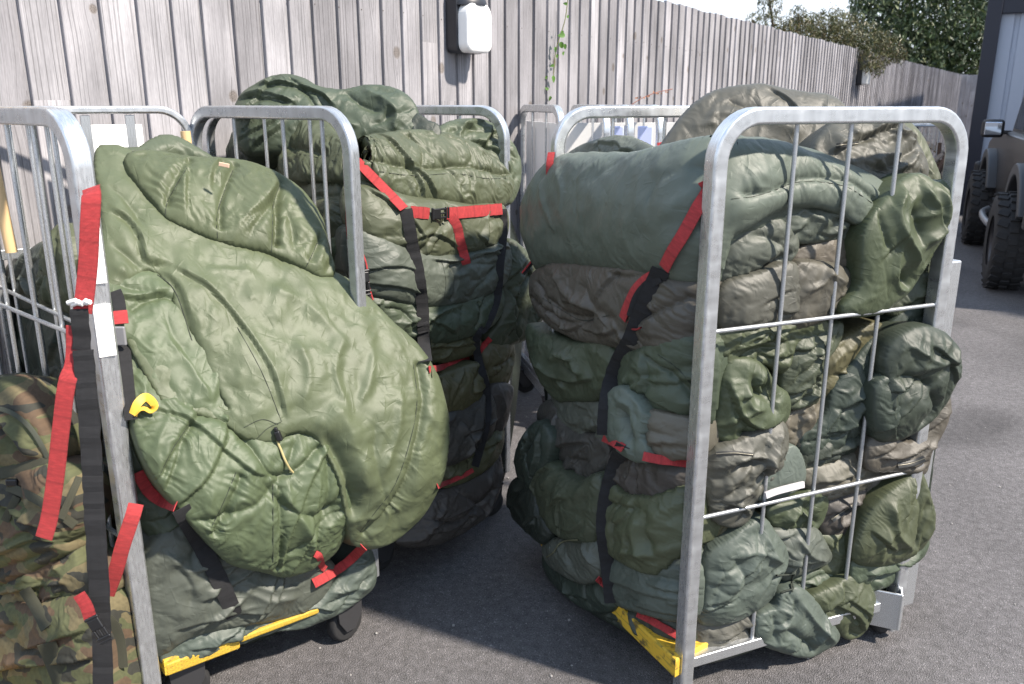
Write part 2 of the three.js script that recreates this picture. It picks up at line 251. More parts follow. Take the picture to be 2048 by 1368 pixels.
// ---------------------------------------------------------------- trees behind the fence
function crown(name, parent, spots, count, size, tones, seed, spread = 1, aspect = 0.45) {    // spots: [x,y,z,r]; leaf sprays through the crown's volume
  const R = rng(seed), s = new THREE.Shape(); s.moveTo(0, -0.5); s.quadraticCurveTo(aspect, -0.1, 0, 0.5); s.quadraticCurveTo(-aspect, -0.1, 0, -0.5);
  const g = new THREE.ShapeGeometry(s, 3); const p = g.attributes.position; for (let i = 0; i < p.count; i++) p.setZ(i, 0.25 * Math.abs(p.getX(i)));
  g.computeVertexNormals();
  const m = new THREE.InstancedMesh(g, new THREE.MeshPhysicalMaterial({ color: 0xffffff, roughness: 0.5, side: THREE.DoubleSide, transmission: 0.3, thickness: 0 }), count);
  const M = new THREE.Matrix4(), q = new THREE.Quaternion(), e = new THREE.Euler(), c = new THREE.Color(), tot = spots.reduce((a, b) => a + b[3] ** 2, 0);
  for (let i = 0; i < count; i++) {
    let pick = R() * tot, k = 0; while (k + 1 < spots.length && (pick -= spots[k][3] ** 2) > 0) k++;
    const [x, y, z, r] = spots[k]; let a, b, d; do { a = R() * 2 - 1; b = R() * 2 - 1; d = R() * 2 - 1; } while (a * a + b * b + d * d > 1);
    const l = Math.hypot(a, b, d), f = (0.55 + 0.45 * Math.pow(l, 0.4)) / Math.max(0.25, l) * Math.min(1, l + 0.35); const cl = noise2(a * 3 + x, b * 3 + y + d * 2);
    const rr = r * spread * (0.9 + 0.28 * cl) * (R() < 0.04 ? 1.15 : 1);
    e.set((R() - 0.5) * 2.6, R() * 6.28, (R() - 0.5) * 2.6); q.setFromEuler(e); const sz = size * (0.6 + 0.8 * R());
    M.compose(V(x + a * f * rr, y + b * f * rr, z + d * f * rr), q, V(sz, sz, sz)); m.setMatrixAt(i, M);
    const t = tones[Math.floor(R() * tones.length)], v = 0.8 + 0.4 * R(); c.setRGB(t[0] * v, t[1] * v, t[2] * v); m.setColorAt(i, c);
  }
  m.name = numbered(name); m.castShadow = m.receiveShadow = true; m.userData.kind = 'stuff'; parent.add(m); return m;
}
{ // broad evergreen, behind the far part of the fence
  const base = at(1880, 205, 27); base.y = 0; const R = rng(90), t = thing('evergreen_tree', 'large dense dark evergreen tree behind the far end of the fence', 'tree', base.toArray());
  const pt = (px, py, D) => at(px, py, D).sub(base), spots = [];
  for (const [px, py, D, r] of [[1760, 55, 27, 1.25], [1800, 120, 26.5, 1.3], [1740, 110, 27, 0.9], [1850, 60, 27, 1.5], [1920, 110, 26, 1.4], [1960, 40, 27, 1.6], [1890, -20, 27.5, 1.9], [1800, -30, 27.5, 1.5], [1990, -60, 28, 2], [2060, 30, 28, 2], [1900, 160, 27, 1.3], [1840, 165, 27, 1.2], [1780, 160, 27, 1.0], [1980, 150, 27, 1.6], [1728, 25, 27.3, 0.45], [1712, 60, 27.3, 0.35], [1750, -25, 27.4, .8], [1830, 220, 28, 1.6], [1930, 230, 28, 1.8]]) { const p = pt(px, py, D); spots.push([p.x, p.y, p.z, r]); }
  mesh('trunk', new THREE.CylinderGeometry(0.14, 0.3, 3.4, 12).translate(0.3, 1.7, 0), std([0.10, 0.08, 0.06], 0.9), t);
  const limbs = []; for (const s of spots) limbs.push(rodGeo(V(0.3, 2.2 + R(), 0), V(s[0], s[1], s[2]), 0.045, 6)); mesh('limbs', merge(limbs), std([0.10, 0.08, 0.06], 0.9), t);
  crown('crown', t, spots, 42000, 0.17, [[0.05, 0.085, 0.028], [0.04, 0.07, 0.024], [0.075, 0.11, 0.035], [0.03, 0.055, 0.02], [0.10, 0.125, 0.045]], 91, 1, 0.3);
}
{ // gorse bush leaning over the fence
  const base = at(1660, 205, 15.2); base.y = 0; const t = thing('gorse_bush', 'straggly yellow green gorse bush reaching over the fence top', 'bush', base.toArray());
  const pt = (px, py, D) => { const p = at(px, py, D).sub(base); return [p.x, p.y, p.z]; }, spots = [];
  for (const [px, py, D, r] of [[1590, 85, 12.2, .30], [1560, 62, 12, .18], [1540, 10, 11.8, .16], [1536, -15, 11.8, .14], [1544, 40, 11.8, .10], [1506, 42, 11.5, .10], [1517, 52, 11.6, .10], [1596, 28, 12.2, .11], [1600, 50, 12.2, .12], [1640, 65, 12.6, .26], [1660, 50, 12.7, .22], [1670, 85, 12.9, .26], [1640, 90, 12.6, .24], [1700, 95, 12.6, .25], [1730, 85, 12.6, .24], [1755, 100, 12.4, .24], [1780, 102, 12.4, .17], [1740, 125, 12.2, .13], [1752, 138, 12.2, .10], [1800, 112, 12.4, .10], [1612, 62, 12.4, .22], [1695, 60, 13.2, .22], [1620, 80, 12.6, .25], [1572, 78, 12.1, .2], [1680, 45, 13.3, .16]]) { const p = pt(px, py, D); spots.push([...p, r]); }
  const limbs = []; for (const s of spots) if (s[1] > 2.62) limbs.push(rodGeo(V(s[0] * 0.7, 1.6, s[2] - 1.0), V(s[0], s[1], s[2]), 0.014, 5)); for (let k = -2; k <= 2; k++) limbs.push(rodGeo(V(k * 0.3, 0, -0.8), V(k * 0.5, 2.0, -0.8), 0.03, 6));
  mesh('limbs', merge(limbs), std([0.13, 0.10, 0.07], 0.9), t);
  crown('sprays', t, spots, 15000, 0.062, [[0.105, 0.11, 0.032], [0.075, 0.09, 0.028], [0.14, 0.13, 0.042], [0.12, 0.09, 0.04], [0.05, 0.06, 0.022]], 17, 1.15, 0.16);
}

// ---------------------------------------------------------------- site cabin on the right
{
  const navy = std([0.012, 0.014, 0.026], 0.5), panel = std([0.36, 0.40, 0.48], 0.45), X0 = 7.02, Z0 = -13.4;
  const c = thing('site_cabin', 'grey corrugated steel site cabin with dark navy corner post behind the vehicle', 'cabin', [X0, 0, Z0], -30 * Math.PI / 180);
  mesh('corner_post', rbox(0.2, 3.2, 0.2, 0.01, 0.1, 1.6, -0.1), navy, c);
  mesh('roof_beam', rbox(7, 0.24, 0.16, 0.01, 3.7, 3.08, -0.1), navy, c); mesh('floor_beam', rbox(7, 0.2, 0.16, 0.01, 3.7, 0.2, -0.1), navy, c);
  const ribbed = (L, h) => { const s = new THREE.Shape(); s.moveTo(0, 0); let x = 0; while (x < L) { s.lineTo(x + 0.17, 0); s.lineTo(x + 0.19, 0.03); s.lineTo(x + 0.235, 0.03); s.lineTo(x + 0.255, 0); x += 0.255; } s.lineTo(x, 0.06); s.lineTo(0, 0.06); s.closePath(); const g = new THREE.ExtrudeGeometry(s, { depth: h, bevelEnabled: false }); return g.rotateX(-Math.PI / 2); };
  const front = mesh('wall', ribbed(6.8, 2.66), panel, c); front.position.set(0.2, 0.3, -0.1); 
  const side = mesh('wall', ribbed(4.4, 2.66), panel, c); side.position.set(0.04, 0.3, -4.6); side.rotation.y = -Math.PI / 2;
  mesh('roof', rbox(7.0, 0.05, 4.8, 0.01, 3.6, 3.2, -2.5), navy, c);
  // unseen part out of view, placed to shade the vehicle and the ground
  const wg = new THREE.Group(); wg.name = 'unseen_wing'; wg.rotation.y = Math.PI / 6; c.add(wg);
  const unseen_wing = mesh('unseen_wing_wall', ribbed(6.2, 4.1), panel, wg); unseen_wing.position.set(0.5, 0.02, 1.9); unseen_wing.rotation.y = -Math.PI / 2;
  const unseen_wing2 = mesh('unseen_wing_wall', ribbed(2.5, 4.1), panel, wg); unseen_wing2.position.set(0.56, 0.02, 8.2);
  mesh('unseen_wing_roof', rbox(2.6, 0.06, 6.3, 0.01, 1.8, 4.15, 5.05), navy, wg);
}

// ---------------------------------------------------------------- parked off-road pick-up, driving away from the camera
{
  const paint = new THREE.MeshPhysicalMaterial({ color: lin(0.014, 0.0115, 0.0105), roughness: 0.4, clearcoat: 0.35, clearcoatRoughness: 0.15, metalness: 0.3 });
  const glass = new THREE.MeshPhysicalMaterial({ color: lin(0.03, 0.035, 0.04), roughness: 0.05, metalness: 0.1, clearcoat: 1 }), trim = std([0.02, 0.02, 0.022], 0.6), silver = std([0.62, 0.63, 0.65], 0.3, 0.8), flare = std([0.04, 0.042, 0.046], 0.5);
  const c = thing('pickup_truck', 'dark brown lifted off-road pick-up with big knobbly tyres parked by the cabin', 'pick-up', [5.98, 0, -8.94], 66.5 * Math.PI / 180);
  const HW = 0.74, s = new THREE.Shape();
  s.moveTo(-2.45, 0.72); s.lineTo(-1.95, 0.70); s.absarc(-1.45, 0.55, 0.53, 2.75, 0.4, true); s.lineTo(0.9, 0.62); s.absarc(1.45, 0.55, 0.53, 2.75, 0.4, true); s.lineTo(2.3, 0.74); s.quadraticCurveTo(2.42, 0.8, 2.42, 1.0); s.quadraticCurveTo(2.42, 1.18, 2.25, 1.22); s.quadraticCurveTo(1.7, 1.33, 0.98, 1.36); s.lineTo(-2.45, 1.34); s.closePath();
  const ex = (sh, w, b) => new THREE.ExtrudeGeometry(sh, { depth: 2 * w - 2 * b, bevelEnabled: true, bevelThickness: b, bevelSize: b * 0.6, bevelSegments: 3, curveSegments: 14 }).translate(0, 0, -w + b);
  mesh('body', ex(s, HW, 0.05), paint, c);
  const cab = new THREE.Shape(); cab.moveTo(0.95, 1.36); cab.lineTo(0.28, 1.88); cab.quadraticCurveTo(0.15, 1.95, -0.05, 1.96); cab.lineTo(-1.2, 1.95); cab.lineTo(-1.4, 1.36); cab.closePath();
  mesh('cab', ex(cab, HW - 0.09, 0.07), paint, c);
  for (const sd of [-1, 1]) {
    const w = new THREE.Shape(); w.moveTo(0.76, 1.42); w.lineTo(0.22, 1.85); w.lineTo(-0.1, 1.87); w.lineTo(-0.1, 1.42); w.closePath();
    const w2 = new THREE.Shape(); w2.moveTo(-0.17, 1.42); w2.lineTo(-0.17, 1.87); w2.lineTo(-1.1, 1.86); w2.lineTo(-1.25, 1.42); w2.closePath();
    for (const q of [w, w2]) mesh('side_window', new THREE.ExtrudeGeometry(q, { depth: 0.012, bevelEnabled: false }).translate(0, 0, sd > 0 ? HW - 0.092 : -HW + 0.08), glass, c);
    const mg = mesh('wing_mirror', rbox(0.10, 0.20, 0.23, 0.045, 0.62, 1.42, sd * (HW + 0.14)), trim, c);
    mesh('mirror_glass', rbox(0.014, 0.14, 0.17, 0.006, 0.571, 1.42, sd * (HW + 0.14)), std([0.6, 0.68, 0.8], 0.03, 1), mg); mesh('mirror_arm', rbox(0.05, 0.04, 0.14, 0.012, 0.62, 1.38, sd * (HW + 0.02)), trim, mg);
    mesh('side_step', merge([tubeGeo([V(-0.85, 0.5, sd * (HW + 0.04)), V(-0.75, 0.48, sd * (HW + 0.1)), V(0.75, 0.48, sd * (HW + 0.1)), V(0.85, 0.5, sd * (HW + 0.04))], 0.035, 10, 40)]), silver, c);
    for (const x of [-1.45, 1.45]) {
      const fl = new THREE.Shape(); fl.absarc(0, 0, 0.60, 2.8, 0.34, true); fl.absarc(0, 0, 0.52, 0.34, 2.8, false); fl.closePath();
      mesh('wheel_flare', new THREE.ExtrudeGeometry(fl, { depth: 0.13, bevelEnabled: true, bevelThickness: 0.02, bevelSize: 0.015, bevelSegments: 3, curveSegments: 24 }).translate(x, 0.55, sd > 0 ? HW - 0.05 : -HW - 0.08), flare, c);
      const wg = new THREE.Group(); wg.name = numbered('wheel'); wg.position.set(x, 0.445, sd * (HW + 0.08)); wg.scale.setScalar(1.06); c.add(wg);
      const prof = [[0.22, -0.13], [0.33, -0.14], [0.395, -0.125], [0.415, -0.09], [0.42, 0], [0.415, 0.09], [0.395, 0.125], [0.33, 0.14], [0.22, 0.13]].map(([r, y]) => new THREE.Vector2(r, y)); const ty = [new THREE.LatheGeometry(prof, 48).rotateX(Math.PI / 2)];
      for (let k = 0; k < 26; k++) for (const q of [-1, 0, 1]) { const g = rbox(0.05, 0.022, q ? 0.085 : 0.07, 0.004); g.rotateY(q * 0.35); g.translate(0, 0.424 - Math.abs(q) * 0.008, q * 0.088); g.rotateZ((k + (q ? 0.5 : 0)) / 26 * Math.PI * 2); ty.push(g); }
      mesh('tyre', merge(ty), rubber, wg);
      const rim = [new THREE.LatheGeometry([[0.05, 0.05], [0.19, 0.03], [0.215, 0.10], [0.225, 0.125], [0.23, 0.1], [0.225, -0.1]].map(([r, y]) => new THREE.Vector2(r, y)), 32).rotateX(sd * Math.PI / 2)]; rim.push(new THREE.CylinderGeometry(0.06, 0.07, 0.06, 16).rotateX(Math.PI / 2).translate(0, 0, sd * 0.05));
      mesh('rim', merge(rim), std([0.05, 0.05, 0.055], 0.4, 0.6), wg);
    }
  }
  mesh('rear_bumper', rbox(0.14, 0.2, 1.7, 0.03, -2.5, 0.78, 0), trim, c); mesh('front_bumper', rbox(0.2, 0.26, 1.72, 0.05, 2.45, 0.82, 0), trim, c);
  mesh('bonnet_catch', rbox(0.09, 0.05, 0.03, 0.01, 1.1, 1.335, -HW + 0.0), silver, c);
}

// ---------------------------------------------------------------- scrap by the fence: wire baskets, frames and timber
{
  const P = [4.95, -10.2]; 
  const basket = (name, label, x, z, turn, tilt) => {
    const b = thing(name, label, 'wire basket', [x, 0.0, z], turn), g = [], w = 0.62, d = 0.6, h = 1.38; b.rotation.z = tilt;
    const fr = []; for (const [a, c] of [[0, 0], [w, 0], [0, d], [w, d]]) fr.push(rodGeo(V(a, 0.02, c), V(a, h, c), 0.014)); for (const y of [0.1, h]) { fr.push(rodGeo(V(0, y, 0), V(w, y, 0), 0.014), rodGeo(V(0, y, d), V(w, y, d), 0.014), rodGeo(V(0, y, 0), V(0, y, d), 0.014), rodGeo(V(w, y, 0), V(w, y, d), 0.014)); }
    mesh('frame', merge(fr), zincDull, b);
    for (let k = 1; k < 9; k++) { g.push(rodGeo(V(k * w / 9, 0.1, 0), V(k * w / 9, h, 0), 0.005, 5), rodGeo(V(k * w / 9, 0.1, d), V(k * w / 9, h, d), 0.005, 5)); }
    for (let k = 1; k < 8; k++) { g.push(rodGeo(V(0, k * h / 8, 0), V(w, k * h / 8, 0), 0.005, 5), rodGeo(V(0, k * h / 8, 0), V(0, k * h / 8, d), 0.005, 5), rodGeo(V(w, k * h / 8, 0), V(w, k * h / 8, d), 0.005, 5)); }
    mesh('wires', merge(g), zincDull, b).userData.kind = 'stuff'; return b;
  };
  basket('wire_basket', 'dark wire mesh basket beside the fence behind the right cage', 5.35, -12.9, 0.3, 0);
  basket('wire_basket', 'pale wire mesh basket leaning among scrap timber near the dark post', 5.95, -13.4, -0.2, 0.06);
  const R = rng(12), cols = [[0.5, 0.44, 0.36], [0.2, 0.13, 0.09], [0.36, 0.3, 0.24], [0.56, 0.54, 0.5]];
  const desc = ['pale short plank on top of the scrap heap', 'dark brown plank leaning at the front of the scrap heap', 'grey brown plank standing behind the scrap heap', 'whitish board lying across the scrap heap', 'rust brown batten crossing the scrap heap low down', 'bleached broken batten sticking up from the scrap heap'];
  const seg = [[[1866, 325, 12.4], [1885, 308, 12.4]], [[1862, 362, 12.3], [1900, 300, 12.3]], [[1880, 400, 12.6], [1905, 250, 12.6]], [[1850, 335, 12.5], [1890, 348, 12.5]], [[1850, 400, 12.3], [1890, 330, 12.3]], [[1872, 350, 12.5], [1878, 285, 12.5]]];
  seg.forEach(([a, b], k) => tag(mesh('scrap_plank', beamGeo(at(...a), at(...b), 0.11, 0.03), std(cols[k % 4], 0.85, 0, { map: woodTex[k % 5] })), desc[k], 'plank'));
  const heap = []; for (let k = 0; k < 70; k++) { const s = 0.12 + 0.35 * R(), g = box(s, 0.03 + 0.05 * R(), 0.06 + 0.1 * R()); g.rotateY(R() * 6); g.rotateZ((R() - 0.5) * 1.6); g.translate(5.45 + 0.85 * R(), 0.1 + 0.95 * R(), -12.4 - 0.7 * R()); heap.push(g); }
  const h = mesh('scrap_timber', merge(heap), std([0.3, 0.25, 0.2], 0.9)); h.userData.kind = 'stuff'; h.userData.label = 'heap of broken timber offcuts between the wire baskets and the vehicle'; h.userData.category = 'scrap timber';
}

// ================================================================ ROLL CAGES
const H_TOP = 1.69;
function sweepPanel(P, Q, r = 0.115, t = 0.040, u = 0.036, y0 = 0.15, top = H_TOP) {   // inverted U of rounded square tube between plan points P and Q
  const L = Math.hypot(Q[0] - P[0], Q[1] - P[1]), path = [[0, y0], [0, top - t / 2 - r]], yt = top - t / 2; path[0][0] = path[1][0] = 0;
  for (let k = 1; k <= 9; k++) { const a = Math.PI - k / 9 * Math.PI / 2; path.push([r + r * Math.cos(a), yt - r + r * Math.sin(a)]); }
  for (let k = 0; k <= 9; k++) { const a = Math.PI / 2 - k / 9 * Math.PI / 2; path.push([L - r + r * Math.cos(a), yt - r + r * Math.sin(a)]); }
  path.push([L, y0]);
  const sec = [], rr = 0.008; for (let c = 0; c < 4; c++) for (let k = 0; k < 5; k++) { const a = (c + k / 4) * Math.PI / 2, sx = [1, -1, -1, 1][c], sy = [1, 1, -1, -1][c]; sec.push([sx * (t / 2 - rr) + rr * Math.cos(a), sy * (u / 2 - rr) + rr * Math.sin(a), Math.cos(a), Math.sin(a)]); }
  const dir = V((Q[0] - P[0]) / L, 0, -(Q[1] - P[1]) / L), up = V(0, 1, 0), perp = dir.clone().cross(up), pos = [], nor = [], uv = [], idx = [], n = sec.length; let len = 0;
  path.forEach((p, i) => {
    const a = path[Math.max(0, i - 1)], b = path[Math.min(path.length - 1, i + 1)], tl = Math.hypot(b[0] - a[0], b[1] - a[1]), T = [(b[0] - a[0]) / tl, (b[1] - a[1]) / tl];
    const Nn = dir.clone().multiplyScalar(-T[1]).addScaledVector(up, T[0]); if (i) len += Math.hypot(p[0] - path[i - 1][0], p[1] - path[i - 1][1]);
    const o = V(P[0], 0, -P[1]).addScaledVector(dir, p[0]).addScaledVector(up, p[1]);
    sec.forEach((s, k) => { const q = o.clone().addScaledVector(Nn, s[0]).addScaledVector(perp, s[1]), m = Nn.clone().multiplyScalar(s[2]).addScaledVector(perp, s[3]); pos.push(q.x, q.y, q.z); nor.push(m.x, m.y, m.z); uv.push(len, k / n * 0.15); });
  });
  for (let i = 0; i + 1 < path.length; i++) for (let k = 0; k < n; k++) { const a = i * n + k, b = i * n + (k + 1) % n; idx.push(a, b, a + n, b, b + n, a + n); }
  const g = new THREE.BufferGeometry(); g.setAttribute('position', new THREE.Float32BufferAttribute(pos, 3)); g.setAttribute('normal', new THREE.Float32BufferAttribute(nor, 3)); g.setAttribute('uv', new THREE.Float32BufferAttribute(uv, 2)); g.setIndex(idx); return g;
}
const lerp2 = (P, Q, t) => [P[0] + (Q[0] - P[0]) * t, P[1] + (Q[1] - P[1]) * t];
const W3 = (P, h) => V(P[0], h, -P[1]);
function sidePanel(cage, P, Q, o = {}) {
  const mat = o.mat ?? zinc, { bars = [0.25, 0.5, 0.75], rails = [1.13, 0.6], lo = 0.2, rod = 0.0062, tube = 0.04 } = o;
  mesh('frame', sweepPanel(P, Q, o.r ?? 0.115, tube, o.depth ?? 0.036, o.y0 ?? 0.15), mat, cage);
  for (const t of bars) { const p = lerp2(P, Q, t); mesh('bar', rodGeo(W3(p, o.barLow ?? lo), W3(p, H_TOP - tube), rod, 10), o.rodMat ?? mat, cage); }
  for (const h of rails) { const n = [(Q[1] - P[1]), -(Q[0] - P[0])], L = Math.hypot(...n), k = (o.out ?? 1) * 0.0115 / L; const a = [P[0] + n[0] * k, P[1] + n[1] * k], b = [Q[0] + n[0] * k, Q[1] + n[1] * k]; mesh('rail', rodGeo(W3(a, h), W3(b, h), rod, 10), o.rodMat ?? mat, cage); }
  mesh('bottom_rail', beamGeo(W3(P, lo), W3(Q, lo), 0.03, 0.034, V(0, 1, 0), 0.004), mat, cage);
}
function caster(cage, p, turn) {
  const g = new THREE.Group(); g.name = numbered('caster'); g.position.set(p[0], 0, -p[1]); g.rotation.y = turn; cage.add(g);
  const ty = new THREE.LatheGeometry([[0.02, -0.02], [0.052, -0.021], [0.061, -0.016], [0.0635, 0], [0.061, 0.016], [0.052, 0.021], [0.02, 0.02]].map((a) => new THREE.Vector2(...a)), 32).rotateX(Math.PI / 2).translate(0, 0.0635, 0);
  mesh('tyre', ty, rubber, g); mesh('hub', new THREE.CylinderGeometry(0.022, 0.022, 0.05, 16).rotateX(Math.PI / 2).translate(0, 0.0635, 0), zincDull, g);
  const f = new THREE.Shape(); f.moveTo(-0.05, 0.15); f.lineTo(0.05, 0.15); f.lineTo(0.045, 0.09); f.lineTo(0.018, 0.045); f.lineTo(-0.018, 0.045); f.lineTo(-0.045, 0.09); f.closePath();
  const e = (z) => new THREE.ExtrudeGeometry(f, { depth: 0.004, bevelEnabled: true, bevelThickness: 0.001, bevelSize: 0.001, bevelSegments: 1 }).translate(0, 0, z);
  mesh('fork', merge([e(-0.034), e(0.03), rbox(0.11, 0.012, 0.078, 0.004, 0, 0.152, 0)]), std([0.045, 0.045, 0.048], 0.55, 0.4), g); return g;
}
function deck(cage, pts, mat, h0 = 0.165, h1 = 0.2) {
  const s = new THREE.Shape(); pts.forEach((p, i) => i ? s.lineTo(p[0], p[1]) : s.moveTo(p[0], p[1])); s.closePath();
  const g = new THREE.ExtrudeGeometry(s, { depth: h1 - h0, bevelEnabled: true, bevelThickness: 0.006, bevelSize: 0.006, bevelSegments: 2 }); g.rotateX(-Math.PI / 2); g.translate(0, h0, 0); return mesh('deck', g, mat, cage);
}
function slot(cage, P, Q, h, face = 1) {                     // dark block for the shaded hole of a strap slot in the post at P, on the outer face of the panel P-Q
  const n = [(Q[1] - P[1]) * face, -(Q[0] - P[0]) * face], L = Math.hypot(...n), a = [P[0] + n[0] / L * 0.0165, P[1] + n[1] / L * 0.0165];
  const g = rbox(0.02, 0.024, 0.006, 0.0025); g.rotateY(Math.atan2(Q[1] - P[1], Q[0] - P[0])); g.translate(a[0], h, -a[1]); mesh('strap_slot', g, plasticBlack, cage);
}

// ================================================================ CLOTH: a bag is an inflated outline laid on the side of a load, with seams, folds and gathers
function makeFace(pts, off = () => 0, round = 0.1) {         // plan polyline from left to right as seen from the yard; off(v): how far the load leans out at height v
  const c = [], n = pts.length, fine = [];
  pts.forEach((p, i) => { if (!i || i === n - 1) { c.push(p); return; } const a = pts[i - 1], b = pts[i + 1], la = Math.hypot(a[0] - p[0], a[1] - p[1]), lb = Math.hypot(b[0] - p[0], b[1] - p[1]), k = round; for (let q = 0; q <= 10; q++) { const t = q / 10, A = lerp2(p, a, k / la), B = lerp2(p, b, k / lb); c.push([(1 - t) ** 2 * A[0] + 2 * t * (1 - t) * p[0] + t * t * B[0], (1 - t) ** 2 * A[1] + 2 * t * (1 - t) * p[1] + t * t * B[1]]); } });
  let u = 0; c.forEach((p, i) => { if (i) u += Math.hypot(p[0] - c[i - 1][0], p[1] - c[i - 1][1]); fine.push([p[0], p[1], u]); });
  const plan = (uu) => { let i = 0; while (i + 2 < fine.length && fine[i + 1][2] < uu) i++; const a = fine[i], b = fine[i + 1], t = (uu - a[2]) / (b[2] - a[2]), L = b[2] - a[2], tx = (b[0] - a[0]) / L, td = (b[1] - a[1]) / L; return [a[0] + (b[0] - a[0]) * t, a[1] + (b[1] - a[1]) * t, td, -tx]; };
  const normalAt = (uu) => { const e = 0.03, a = plan(uu - e), b = plan(uu + e); let x = a[2] + b[2], y = a[3] + b[3]; const l = Math.hypot(x, y); return [x / l, y / l]; };
  const inv = (X, D) => {
    let best = 1e9, out = null;
    for (let i = 0; i + 1 < fine.length; i++) { const a = fine[i], b = fine[i + 1], L = b[2] - a[2], tx = (b[0] - a[0]) / L, td = (b[1] - a[1]) / L; let s = (X - a[0]) * tx + (D - a[1]) * td; const lo = i ? 0 : -9, hi = i + 2 < fine.length ? L : 9; s = Math.min(hi, Math.max(lo, s)); const qx = a[0] + tx * s, qd = a[1] + td * s, d = Math.hypot(X - qx, D - qd); if (d < best) { best = d; const w = (X - qx) * td - (D - qd) * tx; out = [a[2] + s, w >= 0 ? d : -d]; } }
    return out;
  };
  const face = {
    point(uu, v, w = 0) { const p = plan(uu), m = normalAt(uu), o = off(v, uu) + w; return V(p[0] + m[0] * o, v, -(p[1] + m[1] * o)); },
    normal(uu, v) { const e = 0.02, a = face.point(uu + e, v).sub(face.point(uu - e, v)), b = face.point(uu, v + e).sub(face.point(uu, v - e)); return a.cross(b).normalize(); },
    from(px, py, w = 0) {                                       // where a sight line meets the side of the load
      const r = rayOf(px, py), F = (D) => { const [uu, ww] = inv(r[0] / r[2] * D, D), v = EYE + r[1] / r[2] * D; return ww - off(v, uu) - w; };
      let a = 1.2, fa = F(a), b = a; for (; b < 6; b += 0.04) { const fb = F(b); if (fa > 0 && fb <= 0) break; a = b; fa = fb; }
      for (let k = 0; k < 24; k++) { const m = (a + b) / 2; if (F(m) > 0) a = m; else b = m; }
      const D = (a + b) / 2; return [inv(r[0] / r[2] * D, D)[0], EYE + r[1] / r[2] * D];
    },
    off,
  };
  return face;
}
const pxs = (s) => s.trim().split(/\s+/).map((q) => q.split(',').map(Number));
function smoothLoop(pts, n = 6) { const c = new THREE.CatmullRomCurve3(pts.map((p) => V(p[0], p[1], 0)), true, 'centripetal'); return c.getPoints(pts.length * n).slice(0, -1).map((p) => [p.x, p.y]); }
function smoothLine(pts, n = 5) { if (pts.length < 3) { const o = []; for (let k = 0; k <= 6; k++) o.push(lerp2(pts[0], pts[1], k / 6)); return o; } const c = new THREE.CatmullRomCurve3(pts.map((p) => V(p[0], p[1], 0)), false, 'centripetal'); return c.getPoints(pts.length * n).map((p) => [p.x, p.y]); }
function nearest(line, x, y, closed) {                         // [distance, arc length, signed side, arc total]
  let best = 1e9, arc = 0, s0 = 0, side = 1; const n = line.length, m = closed ? n : n - 1;
  for (let i = 0; i < m; i++) { const a = line[i], b = line[(i + 1) % n], dx = b[0] - a[0], dy = b[1] - a[1], L2 = dx * dx + dy * dy || 1e-12, t = Math.min(1, Math.max(0, ((x - a[0]) * dx + (y - a[1]) * dy) / L2)), ex = x - a[0] - dx * t, ey = y - a[1] - dy * t, d = ex * ex + ey * ey, L = Math.sqrt(L2); if (d < best) { best = d; arc = s0 + t * L; side = dx * (y - a[1]) - dy * (x - a[0]) >= 0 ? 1 : -1; } s0 += L; }
  return [Math.sqrt(best), arc, side, s0];
}
function inside(loop, x, y) { let c = false; for (let i = 0, j = loop.length - 1; i < loop.length; j = i++) { const a = loop[i], b = loop[j]; if ((a[1] > y) !== (b[1] > y) && x < (b[0] - a[0]) * (y - a[1]) / (b[1] - a[1]) + a[0]) c = !c; } return c; }
const allCloth = [];
